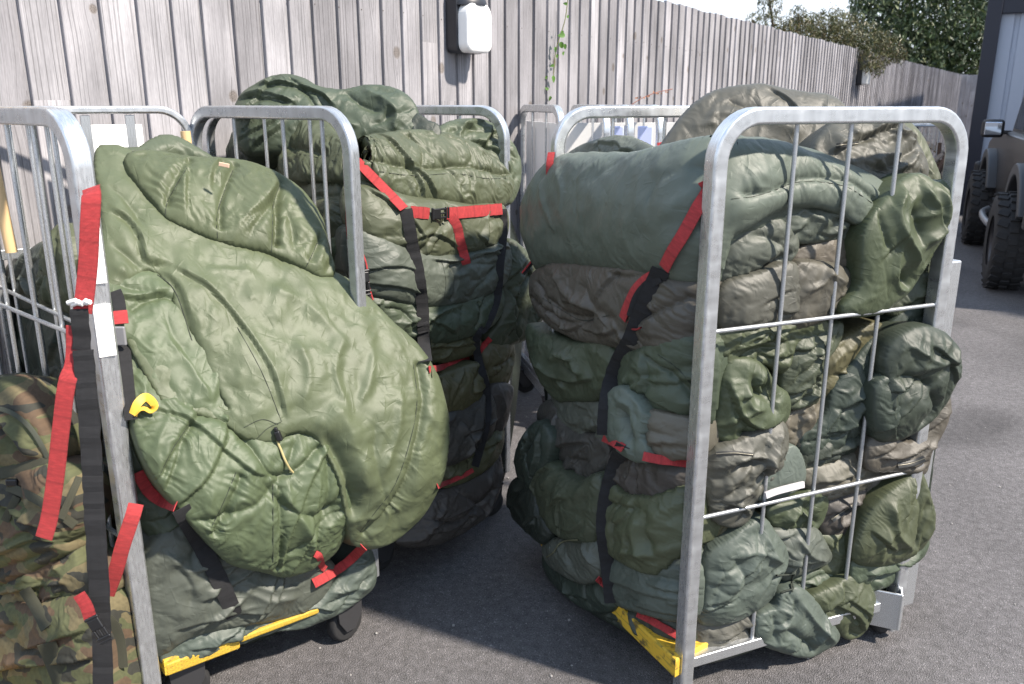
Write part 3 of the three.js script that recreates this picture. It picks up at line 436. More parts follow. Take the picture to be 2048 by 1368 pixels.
function clothGeo(face, outline, o = {}) {
  // sizes in metres. w: how far forward it lies; k: fullness; hm: greatest bulge; dep: depth behind; f: [type, amp mm, width mm, line]; g: gather mm; wr: [angle deg, amp mm, per metre]; soft mm
  const { w = 0, k = 0.62, hm = 0.13, dep = 0.22, f = [], g: gat = 4, wr = [90, 3, 14], soft = 6, cr = 1.2, grow = 0.014, seed = 1, res = 0.0046, flat = 0.38, tuck = 1, sharp = false, lift = null } = o;
  const raw = pxs(outline).map(([a, b]) => face.from(a, b, w)), loop = sharp ? raw : smoothLoop(raw);
  const lines = f.map(([type, amp, wid, s]) => ({ type, amp: amp * 1.3 / 1000, wid: wid / 1000, line: smoothLine(pxs(s).map(([a, b]) => face.from(a, b, w))) }));
  let x0 = 1e9, x1 = -1e9, y0 = 1e9, y1 = -1e9; for (const [x, y] of loop) { x0 = Math.min(x0, x); x1 = Math.max(x1, x); y0 = Math.min(y0, y); y1 = Math.max(y1, y); }
  const m = grow + 2 * res; x0 -= m; y0 -= m; x1 += m; y1 += m; const nx = Math.ceil((x1 - x0) / res) + 1, ny = Math.ceil((y1 - y0) / res) + 1, N = nx * ny;
  const sd = new Float32Array(N), arc = new Float32Array(N), phi = new Float32Array(N);
  for (let j = 0; j < ny; j++) for (let i = 0; i < nx; i++) { const x = x0 + i * res, y = y0 + j * res, q = nearest(loop, x, y, true), ins = inside(loop, x, y); sd[j * nx + i] = (ins ? q[0] : -q[0]) + grow; arc[j * nx + i] = q[1]; }
  const R0 = (a) => a * Math.PI / 180;
  // inflate: soap-film height over the outline
  const om = 1.86; for (let it = 0; it < 170; it++) for (let j = 1; j < ny - 1; j++) for (let i = 1; i < nx - 1; i++) { const q = j * nx + i; if (sd[q] > 0) phi[q] += om * ((phi[q - 1] + phi[q + 1] + phi[q - nx] + phi[q + nx] + res * res) / 4 - phi[q]); }
  let pmax = 1e-9; for (let q = 0; q < N; q++) pmax = Math.max(pmax, phi[q]);
  const s1 = seed * 13.7, pos = [], uv = [], map = new Int32Array(N).fill(-1), idx = [], R = (a) => a * Math.PI / 180, ca = Math.cos(R(wr[0])), sa = Math.sin(R(wr[0]));
  if (tuck) { // a few deep tucks across the bag, along the pull of the cloth
    const rr = rng(seed * 331 + 17); let area = 0; for (let q = 0; q < N; q++) if (sd[q] > 0) area += res * res; const ext = Math.sqrt(area), cnt = Math.max(1, Math.min(7, Math.round(area / 0.011 * tuck)));
    for (let k = 0, tries = 0; k < cnt && tries < 60; tries++) {
      const X = x0 + rr() * (x1 - x0), Y = y0 + rr() * (y1 - y0), i = Math.round((X - x0) / res), j = Math.round((Y - y0) / res); if (sd[j * nx + i] < 0.012 || !(sd[j * nx + i] > 0)) continue; k++;
      const an = R0(wr[0]) + (rr() + rr() - 1) * 0.9, L = ext * (0.45 + 0.5 * rr()), bow = (rr() - 0.5) * 0.5 * L, cA = Math.cos(an), sA = Math.sin(an), ln = [];
      for (let m = -3; m <= 3; m++) { const t = m / 3, u = t * L / 2, v = bow * (1 - t * t) + 0.010 * (rr() - 0.5); ln.push([X + u * cA - v * sA, Y + u * sA + v * cA]); }
      const ty = rr(); lines.push({ type: ty < 0.6 ? 's' : ty < 0.85 ? 'c' : 'r', amp: (0.006 + 0.007 * rr()) * Math.min(1.3, ext / 0.14), wid: 0.006 + 0.009 * rr(), line: smoothLine(ln, 3) });
    }
  }
  const Hc = new Float32Array(N); if (cr) {                      // pressed straight creases, most of them along the pull of the cloth
    const rr = rng(seed * 977 + 5), cnt = Math.round(520 * nx * ny * res * res * (0.6 + 0.4 * cr)), base = R(wr[0]);
    for (let k = 0; k < cnt; k++) {
      const X = x0 + rr() * (x1 - x0), Y = y0 + rr() * (y1 - y0), a = rr() < 0.3 ? rr() * Math.PI : base + (rr() + rr() - 1) * 1.1, big = rr() < 0.18, L = big ? 0.10 + 0.14 * rr() : 0.02 + 0.07 * rr() * rr(), wd = (big ? 0.006 : 0.003) + 0.004 * rr(), amp = cr * 0.001 * (rr() < 0.66 ? 1 : -1) * (0.5 + rr()) * (big ? 3.2 : 1.9), cA = Math.cos(a), sA = Math.sin(a), bow = (rr() - 0.5) * 2.4, as = 0.5 + 1.6 * rr();
      const ci = Math.round((X - x0) / res), cj = Math.round((Y - y0) / res); if (ci < 0 || cj < 0 || ci >= nx || cj >= ny || sd[cj * nx + ci] < 0) continue; const m = Math.ceil((L / 2 + 0.03) / res);
      for (let j = Math.max(0, cj - m); j <= Math.min(ny - 1, cj + m); j++) for (let i = Math.max(0, ci - m); i <= Math.min(nx - 1, ci + m); i++) { const ex = x0 + i * res - X, ey = y0 + j * res - Y, u = ex * cA + ey * sA, t = Math.abs(u) / (L / 2); if (t >= 1) continue; const v = -ex * sA + ey * cA - bow * u * u, q = v > 0 ? v / (wd * as) : -v / wd; if (q < 5) Hc[j * nx + i] += amp * Math.exp(-q) * (1 - t * t); }
    }
  }
  const relief = (x, y, d, ar) => {
    const e = Math.min(1, d / 0.03); let h = 0;
    const wx = x + 0.035 * noise2(x * 7 + s1, y * 7) + 0.012 * noise2(x * 21 + s1, y * 21), wy = y + 0.035 * noise2(x * 7 + 5, y * 7 + s1) + 0.012 * noise2(x * 21 + 9, y * 21 + s1);
    h += soft / 1000 * (noise2(x * 8 + s1, y * 9 + 2) + 0.5 * noise2(x * 17 + s1, y * 19));
    // long wrinkles across direction wr[0]
    const a = wx * ca + wy * sa, b = -wx * sa + wy * ca, wn = noise2(a * wr[2] * 0.2 + s1, b * wr[2] + 3), wm = 0.35 + 0.65 * sstep(-0.25, 0.35, noise2(x * 6 + 20 + s1, y * 6));
    h -= 1.25 * wr[1] / 1000 * wm * (1.0 - 2.6 * Math.pow(Math.abs(wn), 0.75));
    const w2 = noise2(a * wr[2] * 0.4 + 40 + s1, b * wr[2] * 2.3); h += wr[1] / 1000 * 0.38 * wm * (1 - 2.4 * Math.abs(w2));
    // gathers along the outline
    if (gat) { const gl = 0.025 + 0.045 * (0.5 + noise2(ar * 14 + s1, 1)); const gn = noise2(ar * 34 + 4 * noise2(x * 12, y * 12) + s1, 5 + d * 6); h -= gat / 1000 * Math.exp(-d / gl) * (1 - 2.4 * Math.abs(gn)) * Math.min(1, d / 0.012); }
    for (const L of lines) {
      const q = nearest(L.line, x, y, false), d2 = q[0]; if (d2 > L.wid * 6 + 0.09) continue;
      const end = Math.min(q[1], q[3] - q[1]), tp = Math.min(1, end / 0.035 + (end > 0 ? 0.02 : 0));
      if (L.type === 'c') h -= L.amp * Math.exp(-d2 / L.wid) * tp;
      else if (L.type === 'r') h += L.amp * Math.exp(-((d2 / L.wid) ** 1.5)) * tp;
      else if (L.type === 's') h += L.amp * tp * (q[2] > 0 ? Math.exp(-d2 / (L.wid * 2.2)) * sstep(0, 0.006, d2) : -0.55 * Math.exp(-d2 / L.wid));
      else if (L.type === 'q') {
        const tq = Math.min(1, end / 0.012 + 0.3);
        const gn = noise2(q[1] * 36 + 3 * noise2(x * 10 + s1, y * 10) + s1, q[2] * 3 + d2 * 5), gl = 0.018 + 0.03 * (0.5 + noise2(q[1] * 17 + s1, q[2] * 7));
        h -= L.amp * Math.exp(-d2 / L.wid) * tq + 0.006 * Math.exp(-((d2 / 0.0042) ** 2)) * tq; h -= 0.42 * L.amp * Math.exp(-d2 / gl) * (1 - 2.5 * Math.abs(gn)) * tq * Math.min(1, d2 / 0.006);
      }
    }
    return h * e;
  };
  for (let j = 0; j < ny; j++) for (let i = 0; i < nx; i++) {
    const q = j * nx + i; let x = x0 + i * res, y = y0 + j * res; if (sd[q] < -1.5 * res) continue;
    let d = sd[q], h = 0;
    if (d <= 0) { // pull the rim onto the outline
      const near = nearest(loop, x, y, true); let gx = 0, gy = 0; const e = res; const dd = (X, Y) => { const nn = nearest(loop, X, Y, true)[0]; return inside(loop, X, Y) ? nn : -nn; }; gx = (dd(x + e, y) - dd(x - e, y)) / (2 * e); gy = (dd(x, y + e) - dd(x, y - e)) / (2 * e); x += gx * -d; y += gy * -d; d = 0;
    } else { h = k * Math.sqrt(2 * pmax) * Math.pow(Math.max(0, phi[q]) / pmax, flat); h = hm * Math.tanh(h / hm); if (lift) h += lift(x, y, d) ; h += relief(x, y, d, arc[q]) + Hc[q] * Math.min(1, d / 0.03); }
    const nrm = face.normal(x, y), P = face.point(x, y, w); P.addScaledVector(nrm, h);
    map[q] = pos.length / 3; pos.push(P.x, P.y, P.z); uv.push(x + seed * 0.37, y + seed * 0.21);
  }
  for (let j = 0; j + 1 < ny; j++) for (let i = 0; i + 1 < nx; i++) { const a = j * nx + i, b = a + 1, c = a + nx, d = c + 1; if (map[a] < 0 || map[b] < 0 || map[c] < 0 || map[d] < 0) continue; if (sd[a] <= 0 && sd[b] <= 0 && sd[c] <= 0 && sd[d] <= 0) continue; idx.push(map[a], map[b], map[c], map[c], map[b], map[d]); }
  // skirt: from the rim back into the load
  const edges = new Map(); for (let t = 0; t < idx.length; t += 3) for (let e = 0; e < 3; e++) { const a = idx[t + e], b = idx[t + (e + 1) % 3], kk = a < b ? a * 1e6 + b : b * 1e6 + a; edges.set(kk, edges.has(kk) ? null : [a, b]); }
  const cx = (x0 + x1) / 2, cy = (y0 + y1) / 2; const back = face.point(cx, cy, w - dep), r1 = new Map(), r2 = new Map();
  const nc = face.normal(cx, cy);
  const ring = (store, v, t, sh) => { if (!store.has(v)) { const P = V(pos[v * 3], pos[v * 3 + 1], pos[v * 3 + 2]), C = back.clone().addScaledVector(nc, 0); const Q = P.clone().addScaledVector(nc, -dep * t); Q.lerp(C, sh); store.set(v, pos.length / 3); pos.push(Q.x, Q.y, Q.z); uv.push(uv[v * 2] + dep * t, uv[v * 2 + 1] + dep * t * 0.55); } return store.get(v); };
  const centre = pos.length / 3; pos.push(back.x, back.y, back.z); uv.push(cx, cy);
  for (const e of edges.values()) if (e) { const [a, b] = e, a1 = ring(r1, a, 0.35, 0.02), b1 = ring(r1, b, 0.35, 0.02), a2 = ring(r2, a, 0.9, 0.25), b2 = ring(r2, b, 0.9, 0.25); idx.push(a, a1, b, b, a1, b1, a1, a2, b1, b1, a2, b2, a2, centre, b2); }
  const geo = new THREE.BufferGeometry(); geo.setAttribute('position', new THREE.Float32BufferAttribute(pos, 3)); geo.setAttribute('uv', new THREE.Float32BufferAttribute(uv, 2)); geo.setIndex(idx); geo.computeVertexNormals(); return geo;
}
let bagSeed = 0;
function bag(face, label, tint, outline, o = {}, category = 'sleeping bag', name = 'sleeping_bag') {
  bagSeed++; const m = mesh(name, clothGeo(face, outline, { seed: bagSeed, ...o }), o.mat ?? nylon(tint, (bagSeed * 7) % 5), o.parent);
  allCloth.push(m); if (!o.parent) tag(m, label, category, o.group === undefined ? null : o.group); return m;
}
function piece(parent, name, face, tint, outline, o = {}) { return bag(face, null, tint, outline, { ...o, parent }, null, name); }

// straps: a flat tape through points; each point lies on the load (found along the sight line) or at a given place
const caster0 = new THREE.Raycaster();
function onLoad(px, py, lift = 0.006, fallback = 2.5) {
  const r = rayOf(px, py), d = V(r[0], r[1], -r[2]).normalize(); caster0.set(V(0, EYE, 0), d); const h = caster0.intersectObjects(allCloth, false)[0];
  return h ? h.point.clone().addScaledVector(d, -lift) : at(px, py, fallback);
}
function tapeGeo(pts, width, normals, thick = 0.0018, seg = 0, twist = 0, crimp = 0) {   // pts: Vector3[], normals: Vector3[] (facing out)
  const c = new THREE.CatmullRomCurve3(pts, false, 'centripetal'), n = seg || Math.max(12, pts.length * 8), pos = [], uv = [], idx = []; let len = 0, prev = null;
  for (let i = 0; i <= n; i++) {
    const t = i / n, p = c.getPoint(t), T = c.getTangent(t), f = t * (normals.length - 1), k = Math.min(normals.length - 2, Math.floor(f)), N = normals.length > 1 ? normals[k].clone().lerp(normals[k + 1], f - k) : normals[0].clone();
    N.addScaledVector(T, -N.dot(T)).normalize(); if (twist) N.applyAxisAngle(T, twist * t); const B = T.clone().cross(N).normalize(); if (prev) len += p.distanceTo(prev); prev = p;
    const wob = crimp ? crimp * noise2(len * 38, width * 900) : 0, wd = width * (1 + (crimp ? 0.07 * noise2(len * 45, 7 + width * 500) : 0));
    for (const [a, b] of [[-0.5, 1], [-0.25, 1.0], [0, 1], [0.25, 1.0], [0.5, 1], [0.5, 0], [-0.5, 0]]) { const q = p.clone().addScaledVector(B, a * wd).addScaledVector(N, b * thick + wob + (Math.abs(a) < 0.4 ? 0.0006 : 0)); pos.push(q.x, q.y, q.z); uv.push(a * 2 * 0.5 + 0.5, len * 12); }
  }
  for (let i = 0; i < n; i++) for (let k = 0; k < 7; k++) { const a = i * 7 + k, b = i * 7 + (k + 1) % 7; idx.push(a, b, a + 7, b, b + 7, a + 7); }
  const e = n * 7; idx.push(0, 4, 2, 0, 5, 4, 0, 6, 5, e, e + 2, e + 4, e, e + 4, e + 5, e, e + 5, e + 6);
  let g = new THREE.BufferGeometry(); g.setAttribute('position', new THREE.Float32BufferAttribute(pos, 3)); g.setAttribute('uv', new THREE.Float32BufferAttribute(uv, 2)); g.setIndex(idx); g = g.toNonIndexed(); g.computeVertexNormals(); return g;
}
function smoothPts(p, n = 1) { for (let k = 0; k < n; k++) p = p.map((q, i) => (i && i < p.length - 1) ? q.clone().multiplyScalar(0.5).addScaledVector(p[i - 1], 0.25).addScaledVector(p[i + 1], 0.25) : q); return p; }
const toEye = (p) => V(0, EYE, 0).sub(p).normalize();
function loadTape(s, width, o = {}) {                          // "px,py px,py ..." laid on the load
  const P = pxs(s), dense = []; for (let i = 0; i + 1 < P.length; i++) for (let k = 0; k < 3; k++) dense.push(lerp2(P[i], P[i + 1], k / 3)); dense.push(P[P.length - 1]);
  const pts = smoothPts(dense.map(([a, b]) => onLoad(a, b, o.lift ?? 0.007, o.D ?? 2.5)), o.smooth ?? 2);
  return tapeGeo(pts, width, pts.map((p) => { const e = toEye(p); return o.n ? e.lerp(o.n, 0.6) : e; }), 0.0018, dense.length * 4, 0, o.crimp ?? 0);
}
function freeTape(list, width, n, o = {}) { const pts = list.map(([a, b, D]) => at(a, b, D)); return tapeGeo(pts, width, pts.map((p) => n ?? toEye(p)), 0.0018, 0, o.twist ?? 0, o.crimp ?? 0); }
function sideBuckle(name, p, dir, up, parent, s = 1) {         // side-release buckle: two jaws and a ladder bar
  const g = new THREE.Group(); g.name = numbered(name); g.position.copy(p); const z = dir.clone().cross(up).normalize(), y = z.clone().cross(dir).normalize(); g.quaternion.setFromRotationMatrix(new THREE.Matrix4().makeBasis(dir, y, z)); g.scale.setScalar(s); parent.add(g);
  mesh('socket', merge([rbox(0.03, 0.034, 0.009, 0.003, -0.008, 0, 0.004), rbox(0.008, 0.04, 0.01, 0.003, -0.026, 0, 0.004)]), plasticBlack, g);
  mesh('prongs', merge([rbox(0.022, 0.007, 0.007, 0.002, 0.018, 0.014, 0.004), rbox(0.022, 0.007, 0.007, 0.002, 0.018, -0.014, 0.004), rbox(0.02, 0.006, 0.006, 0.002, 0.018, 0, 0.004), rbox(0.007, 0.04, 0.009, 0.003, 0.032, 0, 0.004), rbox(0.006, 0.038, 0.006, 0.002, 0.043, 0, 0.004)]), plasticBlack, g); return g;
}

// ================================================================ THE ROLL CAGES
const N3 = [0.50, 2.12], F3 = [0.15, 2.85], S3 = [1.25, 2.44], B3 = [0.90, 3.17];
const N2 = [-0.52, 2.78], F2 = [-0.031, 3.42], S2 = [-1.15, 3.30], B2 = [-0.63, 3.86];
const N1 = [-1.00, 2.00], F1 = [-0.464, 2.50], S1 = [-1.62, 2.62], B1 = [-1.11, 3.05];
{ // right cage
  const c = thing('roll_cage', 'galvanised roll cage standing nearest on the right, stuffed with folded sleeping bags', 'roll cage', W3(N3, 0).toArray()), o = W3(N3, 0);
  c.position.set(0, 0, 0);
  sidePanel(c, N3, S3, { bars: [0.295, 0.515, 0.725], out: 1, tube: 0.043, depth: 0.048, lo: 0.135, rodMat: zincDull, y0: 0.035 }); sidePanel(c, F3, B3, { bars: [0.25, 0.5, 0.75] });
  slot(c, N3, F3, 1.512, -1); slot(c, F3, N3, 1.5, 1);
  deck(c, [[0.470, 2.095], [0.115, 2.84], [0.88, 3.16], [1.12, 2.58], [0.66, 2.235]], yellowPlastic, 0.11, 0.16);
  mesh('hinge_post', merge([beamGeo(V(1.305, 0.2, -2.49), V(1.305, 1.25, -2.49), 0.05, 0.035, V(0.4, 0, 0.9), 0.006), beamGeo(V(1.29, 0.1, -2.48), V(1.29, 0.32, -2.48), 0.07, 0.05, V(0.4, 0, 0.9), 0.006)]), zinc, c);
  mesh('hinge_pin', merge([rodGeo(V(1.285, 1.06, -2.462), V(1.285, 1.16, -2.462), 0.005), rodGeo(V(1.285, 1.06, -2.462), V(1.27, 1.03, -2.462), 0.005)]), zinc, c);
  caster(c, [1.235, 2.47], 0.6); caster(c, [0.86, 3.08], 0.3); caster(c, [0.19, 2.80], 1.1); caster(c, [0.58, 2.32], -0.4);
  mesh('caster_guard', merge([rbox(0.008, 0.13, 0.1, 0.003, 0, 0, 0.045), rbox(0.10, 0.13, 0.008, 0.003, -0.045, 0, 0.09)]).rotateY(-0.4).translate(1.275, 0.13, -2.46), zinc, c);
}
{ // middle cage
  const c = thing('roll_cage', 'galvanised roll cage in the middle against the fence, loaded with strapped sleeping bags', 'roll cage');
  sidePanel(c, S2, N2, { bars: [0.22, 0.45, 0.58, 0.76], out: 1 }); sidePanel(c, F2, B2, { bars: [0.3, 0.6] }); slot(c, N2, F2, 1.52, 1);
  deck(c, [[-0.5, 2.82], [-0.15, 3.2], [-0.63, 3.72], [-1.06, 3.3]], yellowPlastic);
  caster(c, [-0.1, 3.3], 0.4); caster(c, [-0.5, 2.86], 0.9); caster(c, [-1.08, 3.3], 0.2); caster(c, [-0.64, 3.7], 0.5);
}
{ // left cage
  const c = thing('roll_cage', 'galvanised roll cage on the left under the big draped green sleeping bag', 'roll cage');
  const P = [-1.08, 2.135], Q = [-1.66, 2.70];
  sidePanel(c, Q, P, { bars: [0.18, 0.42, 0.62, 0.8], out: 1 }); slot(c, P, Q, 1.46, 1);
  sidePanel(c, B1, F1, { bars: [0.3, 0.62, 0.85], y0: 0.19, mat: zincDull });
  // back panel by the fence, with flat uprights and a white board
  mesh('frame', sweepPanel([-1.95, 2.42], [-1.12, 3.03], 0.10, 0.026, 0.026), zinc, c);
  for (const t of [0.685, 0.817]) { const p = lerp2([-1.95, 2.42], [-1.12, 3.03], t); mesh('bar', beamGeo(W3(p, 0.2), W3(p, 1.66), 0.008, 0.03, V(0.8, 0, -0.6), 0.002), zincDull, c); }
  mesh('rail', beamGeo(W3([-1.97, 2.40], 1.235), W3([-1.3, 2.90], 1.235), 0.02, 0.032), zinc, c);
  const bp = lerp2([-1.95, 2.42], [-1.12, 3.03], 0.75); const bd = rbox(0.21, 0.42, 0.006, 0.002); bd.rotateY(Math.atan2(0.61, 0.83)); bd.translate(bp[0], 1.42, -bp[1]); mesh('name_board', bd, whiteSheet, c);
  deck(c, [[-0.965, 2.03], [-0.54, 2.42], [-1.06, 2.98], [-1.55, 2.6]], yellowPlastic, 0.165, 0.205);
  mesh('deck_lip', merge([beamGeo(V(-0.97, 0.178, -2.03), V(-0.80, 0.180, -2.156), 0.02, 0.042, V(0, 1, 0), 0.008), beamGeo(V(-0.80, 0.186, -2.158), V(-0.60, 0.188, -2.306), 0.018, 0.022, V(0, 1, 0), 0.008)]), yellowPlastic, c);
  caster(c, [-0.55, 2.43], 0.9); caster(c, [-0.95, 2.12], 0.5); caster(c, [-1.06, 2.9], 0.3);
}
{ // foreground cage panel on the far left
  const c = thing('roll_cage', 'galvanised roll cage cut off at the left edge, its bright post hung with red straps', 'roll cage');
  sidePanel(c, [-1.66, 2.58], N1, { bars: [0.1, 0.28, 0.52, 0.72, 0.86], out: 1, tube: 0.044, depth: 0.05 });
  slot(c, N1, F1, 1.494, 1); slot(c, N1, F1, 0.742, 1);
  deck(c, [[-1.10, 1.95], [-1.6, 1.5], [-2.2, 2.1], [-1.68, 2.46]], yellowPlastic, 0.09, 0.12);
  const st = (h, l) => { const g = rbox(0.040, l, 0.0024, 0.0008); g.rotateY(Math.atan2(0.44, 0.547)); return g.translate(-1.0 + 0.0262 * 0.627, h, -2.0 + 0.0262 * 0.78); };
  mesh('white_sticker', merge([st(1.36, 0.15)]), whiteSheet, c); mesh('white_sticker', st(1.17, 0.13), whiteSheet, c);
}
{ // empty cages nested behind, clad in white sheet
  const mk = (near, far, label, sheet) => {
    const c = thing('roll_cage', label, 'roll cage'); sidePanel(c, far, near, { bars: [0.3, 0.65], out: 1, rails: [1.13, 0.62] });
    if (sheet) { const d = [near[0] - far[0], near[1] - far[1]], L = Math.hypot(...d), m = lerp2(far, near, 0.5); const n = [d[1] / L, -d[0] / L]; const g = rbox(L - 0.07, 1.36, 0.006, 0.002); g.rotateY(Math.atan2(d[1], d[0])); g.translate(m[0] - n[0] * 0.022, 0.92, -(m[1] - n[1] * 0.022)); mesh('cladding_sheet', g, whiteSheet, c); }
    return c;
  };
  const a = mk([0.24, 4.25], [0.055, 5.02], 'empty roll cage clad in white sheet between the middle and right cages', true);
  const bp2 = [0.24, 4.25], bq = [1.15, 4.45]; const w = rbox(0.88, 1.36, 0.006, 0.002); w.rotateY(Math.atan2(0.2, 0.91)); w.translate(0.70, 0.92, -4.55); mesh('cladding_sheet', w, shadedWhiteSheet, a);
  mesh('bottom_frame', merge([beamGeo(V(0.06, 0.16, -5.0), V(0.25, 0.16, -4.2), 0.04, 0.06), beamGeo(V(0.25, 0.16, -4.2), V(1.1, 0.16, -4.4), 0.04, 0.06)]), zincDull, a); caster(a, [0.22, 4.35], 0.2); caster(a, [0.08, 4.9], 0.1);
  mk([0.455, 4.22], [0.34, 4.98], 'second empty roll cage nested behind the right cage, black strap end on its post', false);
  mk([0.575, 4.26], [0.46, 5.0], 'third empty roll cage nested behind the right cage, short red strap on its post', false);
  mk([0.72, 4.24], [0.6, 5.0], 'fourth empty roll cage nested behind the right cage, drooping red strap on its post', false);
  for (const [px, lab] of [[1232, 'pale blue rounded plate on the nested cages, left of the pair'], [1290, 'pale blue rounded plate on the nested cages, right of the pair']]) { const p = at(px, 272, 4.35), g = rbox(0.075, 0.095, 0.012, 0.03); const m = tag(mesh('pale_plate', g, std([0.52, 0.58, 0.86], 0.4), null), lab, 'tag'); m.position.copy(p); m.rotation.y = -0.1; }  // two small rounded plates in pale blue
}

// ================================================================ THE LOADS
const ramp = (tb) => (v) => { let i = 0; while (i + 2 < tb.length && v > tb[i + 1][0]) i++; const a = tb[i], b = tb[i + 1], t = (v - a[0]) / (b[0] - a[0]); return a[1] + (b[1] - a[1]) * (t < 0 ? t : t > 1 ? t : t); };
const smoothRamp = (tb) => { const r = ramp(tb); return (v) => (r(v - 0.08) + r(v - 0.04) + r(v) * 2 + r(v + 0.04) + r(v + 0.08)) / 6; };
// ---------------- right cage
const face3 = makeFace([[0.177 - 0.22, 2.863 + 0.46], [0.503, 2.192], [1.224 + 0.28, 2.500 + 0.12]], smoothRamp([[1.0, 0], [1.42, 0], [1.55, -0.05], [1.8, -0.2]]), 0.13);
const B = (f, t, o, p = {}) => bag(face3, f, t, o, { hm: 0.075, ...p }), top3 = makeFace([[-0.3, 2.62], [1.7, 2.72]], (v) => -0.5 * (v - 1.5));
B('dark filler bag added deep inside the right cage behind the front rows', 'deep', '1120,560 1400,520 1420,900 1400,1250 1250,1230 1130,1060', { w: -0.10, k: 0.2, cr: 0 });  // dark filler added to close gaps between the front bags
B('dark filler bag added deep inside the right cage behind the bars', 'deep', '1450,420 1860,440 1860,900 1800,1160 1600,1230 1440,1270', { w: -0.12, k: 0.2, cr: 0 });
bag(top3, 'large taupe sleeping bag heaped on top of the right cage behind its rail', 'taupe', '1316,314 1331,290 1347,267 1375,231 1418,199 1454,188 1455,188 1525,183 1564,192 1608,199 1661,206 1696,248 1705,305 1661,353 1555,353 1468,335 1406,327', { w: 0, k: 0.6, hm: 0.14, dep: 0.35, tuck: 0, wr: [60, 4, 6], cr: 1.4, f: [['r', 10, 22, '1393,248 1468,243 1525,261 1591,292'], ['c', 12, 14, '1437,208 1468,230 1529,243'], ['s', 8, 20, '1525,186 1564,221 1591,270']] });
B('pale green sheet like bag slipping down the far end of the right cage', 'olive', '1753,241 1797,243 1832,270 1854,314 1873,368 1854,371 1836,349 1810,305 1775,274', { w: -0.08, k: 0.4, cr: 1.5 });
B('taupe rolled bag with zipped mouth behind the upper bars of the right cage', 'taupe', '1628,307 1643,274 1669,250 1713,241 1762,246 1797,263 1823,300 1843,344 1832,360 1797,355 1762,377 1731,373 1687,349 1652,327', { w: -0.05, k: 0.68, wr: [20, 6, 11], cr: 3, g: 7, f: [['s', 14, 22, '1643,318 1669,305 1705,292 1740,276 1788,267'], ['c', 16, 9, '1665,294 1696,291 1727,287'], ['r', 12, 16, '1713,252 1753,283 1801,274'], ['c', 14, 10, '1696,335 1744,349 1788,322 1819,305'], ['r', 10, 14, '1757,248 1770,292 1757,344']] });
B('sage green hump of a folded bag behind the top front bag, right cage', 'sage', '1134,322 1158,305 1189,293 1237,283 1276,289 1316,316 1284,328 1221,328 1166,332', { w: -0.10, k: 0.75, g: 2, wr: [0, 2, 10] });
B('grey green folded bag squeezed under the top bag behind the bars', 'grey', '1525,428 1591,406 1661,414 1718,436 1748,419 1740,441 1713,467 1661,474 1599,478 1564,467 1538,449', { w: -0.01, wr: [10, 6, 14], g: 5, k: 0.7 });
B('fat smooth grey green sleeping bag across the top front corner of the right cage', 'sage', '1058,420 1062,397 1073,379 1095,349 1118,326 1158,319 1221,319 1284,319 1355,302 1430,287 1466,285 1468,287 1512,290 1569,300 1626,322 1678,344 1713,365 1754,401 1744,420 1718,441 1669,419 1626,406 1577,406 1529,422 1490,446 1459,463 1410,563 1355,557 1276,541 1221,533 1118,531 1085,537 1074,507 1062,460', { w: 0.035, k: 0.66, hm: 0.12, dep: 0.3, soft: 7, tuck: 0, flat: 0.5, cr: 0.8, wr: [75, 2.2, 9], g: 3, res: 0.0055, f: [['q', 11, 12, '1463,398 1512,392 1555,378 1586,366 1643,364 1696,375 1745,406'], ['r', 6, 16, '1118,365 1130,405 1158,464'], ['r', 5, 14, '1150,345 1170,397 1166,444'], ['r', 5, 12, '1189,381 1221,349 1245,326'], ['c', 6, 10, '1221,381 1245,357 1276,334'], ['c', 14, 16, '1395,357 1418,353 1438,365'], ['r', 8, 14, '1355,452 1379,420 1418,381'], ['c', 8, 12, '1339,436 1355,381 1395,357'], ['r', 7, 12, '1403,444 1414,476 1406,515']] });
B('grey green gathered bag end just below the top bag, beside the near post', 'grey', '1452,467 1485,463 1525,432 1573,463 1584,493 1560,524 1525,542 1490,555 1446,566', { w: 0.0, wr: [15, 6, 16], g: 6, f: [['q', 10, 12, '1455,559 1512,537 1564,511'], ['c', 9, 10, '1485,467 1525,476 1569,502']] });
B('taupe folded bag behind the first bar under the gathered grey one', 'taupe', '1446,572 1512,548 1555,532 1580,533 1586,568 1577,625 1569,640 1512,647 1441,645', { w: 0.012, k: 0.75, wr: [5, 3.5, 10], g: 4 });
B('light taupe bag fold behind the second bar near the middle of the right cage', 'sand', '1586,511 1626,489 1683,478 1694,507 1683,546 1652,546 1626,533', { w: -0.01, wr: [30, 5, 15], g: 4 });
B('dark taupe bag end with pinched corner behind the second bar, right cage', 'taupe', '1584,533 1626,528 1683,546 1678,577 1648,621 1617,638 1573,647 1573,599', { w: 0.01, k: 0.9, wr: [40, 5, 12], f: [['r', 12, 14, '1626,533 1661,555 1678,550'], ['c', 10, 10, '1643,621 1661,581 1683,555']] });
B('olive green stuff sack hanging open outside the bars at the upper right', 'leaf', '1786,375 1819,357 1845,364 1854,375 1884,371 1894,419 1884,447 1858,487 1827,533 1825,546 1803,579 1775,601 1757,618 1683,618 1711,577 1716,537 1718,485 1731,445 1757,410', { w: 0.055, k: 0.5, hm: 0.07, soft: 4, cr: 1.2, wr: [70, 4, 8], g: 2, f: [['r', 18, 14, '1788,379 1770,419 1775,458 1801,498 1810,533'], ['c', 22, 22, '1801,406 1819,458 1819,489'], ['r', 16, 12, '1854,375 1867,419 1858,458 1819,485'], ['r', 12, 12, '1814,371 1836,406 1858,423'], ['s', 16, 20, '1889,445 1854,493 1819,537'], ['c', 26, 24, '1775,533 1792,555 1801,577'], ['r', 10, 10, '1766,533 1779,572 1805,577'], ['r', 7, 9, '1801,441 1827,432 1858,423']] });
